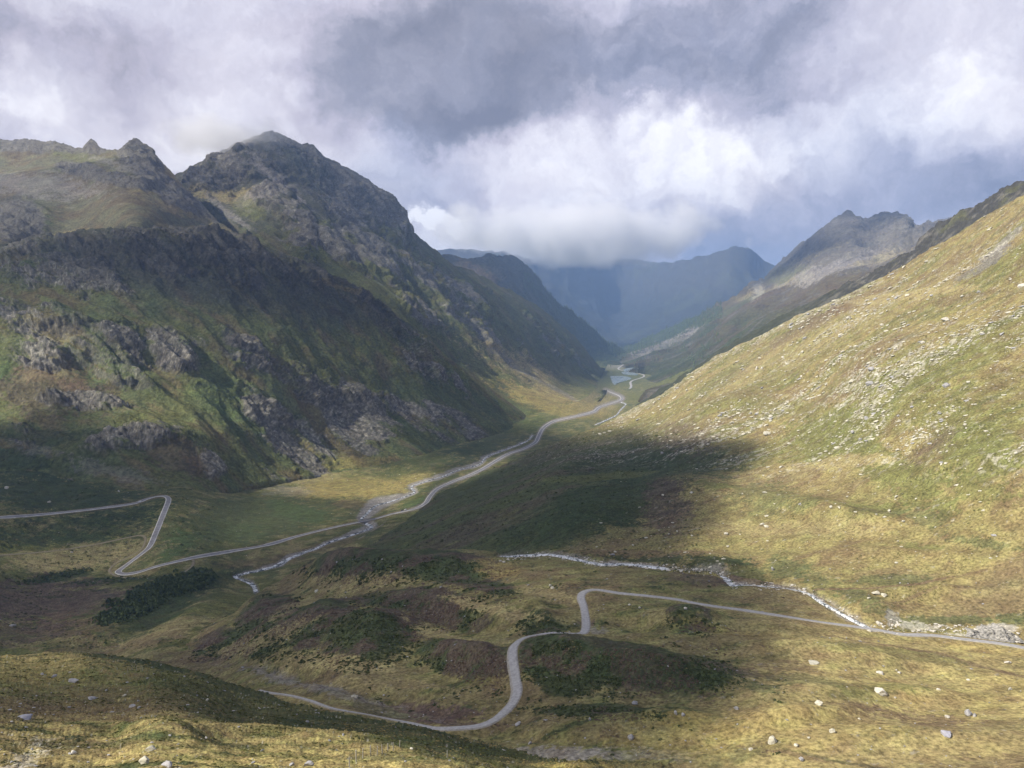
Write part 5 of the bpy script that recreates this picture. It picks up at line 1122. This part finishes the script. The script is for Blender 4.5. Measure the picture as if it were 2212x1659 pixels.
def car(px, py, heading, colour, label, layer='valley_floor', scale=1.0):
    P = Vector(surfpt(layer, px, py)[0])+Vector((0, 0, .47))
    e = bpy.data.objects.new('car', None); C.objects.link(e); e.location = P; e.rotation_euler = (0, 0, heading); tag(e, label, 'car')
    paint_ = simple_mat('car_paint', colour, tuple(c*.97 for c in colour), .5, .25, 0, 2, .5)
    prof = [(-2.15, .35), (-2.2, .75), (-2.0, .98), (-1.25, 1.02), (-.75, 1.45), (.9, 1.5), (1.75, 1.05), (2.1, .95), (2.2, .6), (2.15, .35)]
    V = []; n = len(prof)
    for s, w in ((-1, .86), (1, .86)):
        for x, z in prof: V.append((x, s*(w if z < 1.1 else .72), z))
    Fc = [tuple(range(n)), tuple(range(2*n-1, n-1, -1))]+[(i, n+i, n+(i+1) % n, (i+1) % n) for i in range(n)]
    poly_obj('body', V, Fc, paint_, e, .06)
    glass = simple_mat('car_glass', (.02, .025, .03), (.03, .035, .04), 1, .1, 0, 2, .5)
    poly_obj('window', [(-1.17, -.79, 1.05), (-.72, -.735, 1.4), (.85, -.735, 1.44), (1.55, -.79, 1.08), (-1.17, .79, 1.05), (-.72, .735, 1.4), (.85, .735, 1.44), (1.55, .79, 1.08)], [(0, 1, 2, 3), (4, 7, 6, 5), (0, 4, 5, 1), (3, 2, 6, 7)], glass, e)
    rub = simple_mat('rubber', (.02, .02, .02), (.03, .03, .03), 3, .9)
    for x in (-1.35, 1.35):
        for s in (-1, 1):
            V = [(x+.33*math.cos(a*.5236), s*(.78+dy), .33+.33*math.sin(a*.5236)) for dy in (0, .12) for a in range(12)]
            poly_obj('wheel', V, [tuple(range(12)), tuple(range(23, 11, -1))]+[(i, 12+i, 12+(i+1) % 12, (i+1) % 12) for i in range(12)], rub, e)
car(303, 1085, 1.0, (.78, .78, .78), 'white car on the road just left of the upper hairpin')
car(869, 1103.6, .9, (.05, .055, .07), 'dark car on the road near the river bridge')
car(876, 1102, .9, (.75, .75, .74), 'white car right behind the dark one near the river bridge')

# ================================================================== unseen cloud sheets, added and shaped to shade the land
def inpoly(px, py, poly):
    c = np.zeros(px.shape, bool); n = len(poly)
    for i in range(n):
        x1, y1 = poly[i]; x2, y2 = poly[(i+1) % n]
        if y1 == y2: continue
        c ^= ((y1 > py) != (y2 > py)) & (px < (x2-x1)*(py-y1)/(y2-y1)+x1)
    return c
def boxblur(a, r, it=2):
    for _ in range(it):
        for ax in (0, 1):
            k = 2*r+1; pad = [(0, 0), (0, 0)]; pad[ax] = (r+1, r); c = np.cumsum(np.pad(a, pad, 'edge'), axis=ax)
            a = (c[k:] - c[:-k])/k if ax == 0 else (c[:, k:]-c[:, :-k])/k
    return a
gy, gx = np.mgrid[0:ZH, 0:ZW]; sx_, sy_ = gx*ZS, gy*ZS
LITP = [
 ([(1270,930),(1340,925),(1420,948),(1640,950),(1625,1010),(1560,1040),(1560,1120),(1510,1165),(1430,1185),(1500,1195),(1640,1245),(1730,1290),(1700,1360),(1660,1430),(1690,1500),(1560,1545),(1480,1600),(1440,1720),(2700,1720),(2700,100),(1250,800)], 1.0, 2),
 ([(-50,1572),(200,1580),(420,1574),(540,1566),(700,1584),(850,1602),(1000,1624),(1200,1644),(1400,1650),(1400,1800),(-50,1800)], 1.0, 2),
 ([(-50,1410),(150,1405),(330,1520),(380,1590),(-50,1600)], .30, 8),
 ([(540,1045),(740,1016),(880,1000),(960,1012),(930,1062),(880,1088),(700,1072),(560,1066)], .85, 4),
 ([(1120,795),(1300,850),(1325,880),(1180,925),(1100,905),(1080,850)], .85, 5),
 ([(0,302),(480,480),(520,500),(300,497),(0,545)], .62, 5), ([(300,496),(520,498),(700,588),(690,600),(510,520),(300,505)], .95, 2),
 ([(0,290),(330,290),(480,480),(0,420)], .55, 6),
]
LITB = [(450,790,520,190,14,.42,.5),(100,760,150,85,10,1,.4),(270,830,180,90,20,.95,.5),(20,830,90,80,-30,1,.4),(480,880,190,95,40,1,.4),(630,985,170,60,15,1,.4),(700,890,140,40,15,.75,.5),(640,750,150,34,22,.65,.5),(840,960,90,34,20,.6,.5),(930,1000,80,10,-14,.6,.5),
 (560,440,110,60,0,.8,.5),(640,400,70,30,30,.5,.5),(850,600,110,45,38,.75,.5),(960,660,90,36,38,.7,.5),(1125,820,220,66,30,1,.4),(1010,740,90,20,36,.6,.5),(590,330,200,60,20,.3,.5),(750,430,140,80,30,.22,.5),
 (1040,600,50,26,30,.8,.4),(1700,625,150,22,-14,.95,.4),(1850,592,170,26,-14,.95,.4),(1960,560,90,18,-20,.8,.4),(1830,490,80,30,0,.55,.5),(1930,500,80,40,0,.35,.5),(1400,765,70,14,-20,.7,.4),(1350,805,60,25,0,.5,.5),(1450,845,90,18,-14,.75,.4),(1250,905,120,30,0,.5,.5),
 (550,1120,230,50,-6,.42,.6),(150,1200,220,50,0,.32,.6),(1170,1270,220,70,0,.34,.6),(900,1440,330,110,10,.30,.6),(1300,1400,200,80,0,.22,.6),(880,1075,60,30,-30,.6,.5),(1040,1010,80,16,-24,.6,.5),(1000,1250,250,40,0,.25,.6),(750,1480,200,20,10,.3,.5),(300,1350,300,60,0,.22,.6),(1450,1310,180,40,6,.30,.6),(1250,1590,140,50,0,.22,.6)]
S = np.full((ZH, ZW), .07)
for poly, lv, bl in LITP:
    m = boxblur(inpoly(sx_, sy_, poly).astype(float)*lv, bl); S = np.maximum(S, m)
for (cx, cy, rx, ry, an, lv, hd) in LITB: S = np.maximum(S, lv*blobmask(sx_, sy_, cx, cy, rx, ry, an, hd))
def make_shade_cloud(name, Hc, cell, x0, x1, y0, y1, cond, label, th, blur, nz, gaps=()):  # cover worked back from the wanted shade, along the sun direction
    nx, ny = int((x1-x0)/cell), int((y1-y0)/cell); A = np.zeros(nx*ny); Wt = np.zeros(nx*ny)
    for li, v in enumerate(VIS):
        ks = np.nonzero((ZL == li) & (ZI >= 0))[0]
        if not len(ks): continue
        P = v[2][ZI[ks]].astype(float); ok = cond(P, v[4]); k2 = ks
        t = (Hc-P[:, 2])/SUN.z; X = P[:, 0]+SUN.x*t; Yv = P[:, 1]+SUN.y*t
        ci, cj = ((X-x0)/cell).astype(int), ((Yv-y0)/cell).astype(int); g = (ci >= 0) & (ci < nx) & (cj >= 0) & (cj < ny)
        w_ = np.where(ok[g], 1.0, .25); np.add.at(A, cj[g]*nx+ci[g], (1-S.ravel()[k2[g]])*ok[g]); np.add.at(Wt, cj[g]*nx+ci[g], w_)
    A, Wt = A.reshape(ny, nx), Wt.reshape(ny, nx); have = Wt > 0; A = np.where(have, A/np.maximum(Wt, 1), 0); M = have.astype(float)
    a, m = A.copy(), M.copy()
    for r in (1, 2, 4, 6):                 # grow over the gaps
        ba, bm = boxblur(a*m, r, 1), boxblur(m, r, 1); fill = (m <= 0) & (bm > 1e-4); a = np.where(fill, ba/np.maximum(bm, 1e-6), a); m = np.where(fill, 1.0, m)
    D = boxblur(a*m, blur, 2); jj, ii = np.mgrid[0:ny, 0:nx]; X = x0+(ii+.5)*cell; Yv = y0+(jj+.5)*cell
    for c_, r_c in gaps:
        t = (Hc-c_[2])/SUN.z; D = D*sstep(.7, 1.2, np.hypot(X-c_[0]-SUN.x*t, Yv-c_[1]-SUN.y*t)/r_c)
    jj, ii = np.mgrid[0:ny, 0:nx]; X = x0+(ii+.5)*cell; Yv = y0+(jj+.5)*cell
    q = np.stack([X, Yv, 0*X], -1).reshape(-1, 3); n = fbm(q, nz, 5, .55, 500).reshape(ny, nx)
    D = np.clip(D+.10*n*np.sin(np.pi*np.clip(D, 0, 1)), 0, 1)
    zt = Hc+th*D*(.5+.4*n); zb = Hc-th*.5*D
    V = np.concatenate([np.stack([X, Yv, zt], -1).reshape(-1, 3), np.stack([X, Yv, zb], -1).reshape(-1, 3)]); den = np.r_[D.ravel(), D.ravel()]
    idx = np.arange(ny*nx).reshape(ny, nx); fc = np.stack([idx[:-1, :-1], idx[:-1, 1:], idx[1:, 1:], idx[1:, :-1]], -1).reshape(-1, 4)
    fc = fc[(D.ravel()[fc] > .02).any(1)]; fc = np.r_[fc, fc[:, ::-1]+nx*ny]
    o = mesh_obj(name, V, fc, M_SHADE_CLOUD, col=dict(cover=den)); return tag(o, label, kind='stuff')
def shade_cloud_mat():
    m, N, L, b = new_mat('cloud'); N.remove(b); out = [n for n in N if n.type == 'OUTPUT_MATERIAL'][0]
    at = N.new('ShaderNodeAttribute'); at.attribute_name = 'cover'
    inv = N.new('ShaderNodeMath'); inv.operation = 'SUBTRACT'; inv.inputs[0].default_value = 1; L.new(at.outputs['Fac'], inv.inputs[1])
    sq = N.new('ShaderNodeMath'); sq.operation = 'POWER'; sq.inputs[1].default_value = .5; sq.use_clamp = True; L.new(inv.outputs[0], sq.inputs[0])
    tr = N.new('ShaderNodeBsdfTransparent'); df = N.new('ShaderNodeBsdfDiffuse'); df.inputs[0].default_value = (.9, .9, .9, 1); tl = N.new('ShaderNodeBsdfTranslucent'); tl.inputs[0].default_value = (.9, .9, .9, 1)
    mm = N.new('ShaderNodeMixShader'); L.new(df.outputs[0], mm.inputs[1]); L.new(tl.outputs[0], mm.inputs[2]); mm.inputs[0].default_value = .35
    ms = N.new('ShaderNodeMixShader'); L.new(sq.outputs[0], ms.inputs[0]); L.new(mm.outputs[0], ms.inputs[1]); L.new(tr.outputs[0], ms.inputs[2]); L.new(ms.outputs[0], out.inputs['Surface']); return m
M_SHADE_CLOUD = shade_cloud_mat()
make_shade_cloud('cloud', 1250, 9, -5200, 2200, -1300, 2600, lambda P, nm: ((P[:, 1] < 2560) | (nm == 'high_shelf')) & np.isin([nm]*len(P), ('high_shelf', 'left_mountain', 'valley_floor', 'moraine', 'right_slope', 'foreground_knoll', 'rocky_shoulder')), 'unseen cloud sheet shaped to cast shadows on the near land', 34, 1, 160)
make_shade_cloud('cloud', 4500, 50, -12000, 2000, -600, 9500, lambda P, nm: (P[:, 1] < 9500) & ((P[:, 1] >= 2560) | np.isin([nm]*len(P), ('big_peak',))) & (nm not in ('blue_mountain', 'high_shelf')), 'unseen high cloud sheet shaped to cast shadows on the far mountains', 120, 1, 500, gaps=[(unproj(440, 300, 3500), 260), (unproj(1230, 500, 9100), 2600)])
print('clouds %.1fs' % (time.time()-T0))

# ================================================================== air
def haze():
    x0, x1, y0, y1, z0, z1 = -16500, 16500, -3500, 26500, -1000, 1120
    V, Fc = box_mesh([(Vector(((x0+x1)/2, (y0+y1)/2, (z0+z1)/2)), Vector(((x1-x0)/2, 0, 0)), Vector((0, (y1-y0)/2, 0)), Vector((0, 0, (z1-z0)/2)))])
    m = bpy.data.materials.new('haze'); m.use_nodes = True; N = m.node_tree.nodes; N.clear()
    out = N.new('ShaderNodeOutputMaterial'); pv = N.new('ShaderNodeVolumePrincipled'); m.node_tree.links.new(pv.outputs[0], out.inputs['Volume'])
    pv.inputs['Color'].default_value = (.36, .57, 1.0, 1); pv.inputs['Density'].default_value = HAZE; pv.inputs['Anisotropy'].default_value = .2
    o = poly_obj('haze', V, Fc, m); tag(o, 'thin blue haze in the valley air', kind='stuff')
HAZE = 6.2e-5
haze()

def low_cloud(name, centre, y, half, dens, wl, label, seed, core=.3, hole=.5):
    """a patch of real cloud: a closed box of air whose density is noise inside a soft ellipsoid"""
    c = Vector(unproj(*centre, y)); hx, hy, hz = half
    V, Fc = box_mesh([(Vector((0, 0, 0)), Vector((hx, 0, 0)), Vector((0, hy, 0)), Vector((0, 0, hz)))])
    m = bpy.data.materials.new(name); m.use_nodes = True; N = m.node_tree.nodes; L = m.node_tree.links; N.clear(); out = N.new('ShaderNodeOutputMaterial'); pv = N.new('ShaderNodeVolumePrincipled')
    L.new(pv.outputs[0], out.inputs['Volume']); pv.inputs['Color'].default_value = (.99, .99, 1, 1); pv.inputs['Anisotropy'].default_value = 0
    tc = N.new('ShaderNodeTexCoord'); nz = N.new('ShaderNodeTexNoise'); nz.inputs['Scale'].default_value = 1/wl; nz.inputs['Detail'].default_value = 5; nz.inputs['Roughness'].default_value = .6
    ad = N.new('ShaderNodeVectorMath'); ad.operation = 'ADD'; ad.inputs[1].default_value = (seed*777.0, 0, 0); L.new(tc.outputs['Object'], ad.inputs[0]); L.new(ad.outputs[0], nz.inputs['Vector'])
    dv = N.new('ShaderNodeVectorMath'); dv.operation = 'MULTIPLY'; dv.inputs[1].default_value = (1/hx, 1/hy, 1/hz); L.new(tc.outputs['Object'], dv.inputs[0])
    ln = N.new('ShaderNodeVectorMath'); ln.operation = 'LENGTH'; L.new(dv.outputs[0], ln.inputs[0])
    fo = N.new('ShaderNodeMapRange'); fo.inputs[1].default_value = 0.0; fo.inputs[2].default_value = 1.0; fo.inputs[3].default_value = core; fo.inputs[4].default_value = -hole; L.new(ln.outputs['Value'], fo.inputs[0])
    sm = N.new('ShaderNodeMath'); sm.operation = 'ADD'; L.new(fo.outputs[0], sm.inputs[0]); L.new(nz.outputs['Fac'], sm.inputs[1])
    mr = N.new('ShaderNodeMapRange'); mr.inputs[1].default_value = .5; mr.inputs[2].default_value = .80; mr.inputs[3].default_value = 0; mr.inputs[4].default_value = dens; L.new(sm.outputs[0], mr.inputs[0]); L.new(mr.outputs[0], pv.inputs['Density'])
    o = poly_obj(name, V, Fc, m); o.location = c; tag(o, label, kind='stuff')
low_cloud('low_cloud', (490, 300), 3450, (620, 360, 200), .008, 170, 'wisp of cloud clinging to the left shoulder of the big peak', 3, .5)
low_cloud('low_cloud', (1250, 500), 9300, (3400, 1050, 820), .008, 520, 'low cloud bank hiding the tops at the head of the valley', 4, .5)
print('script done %.1fs' % (time.time()-T0))
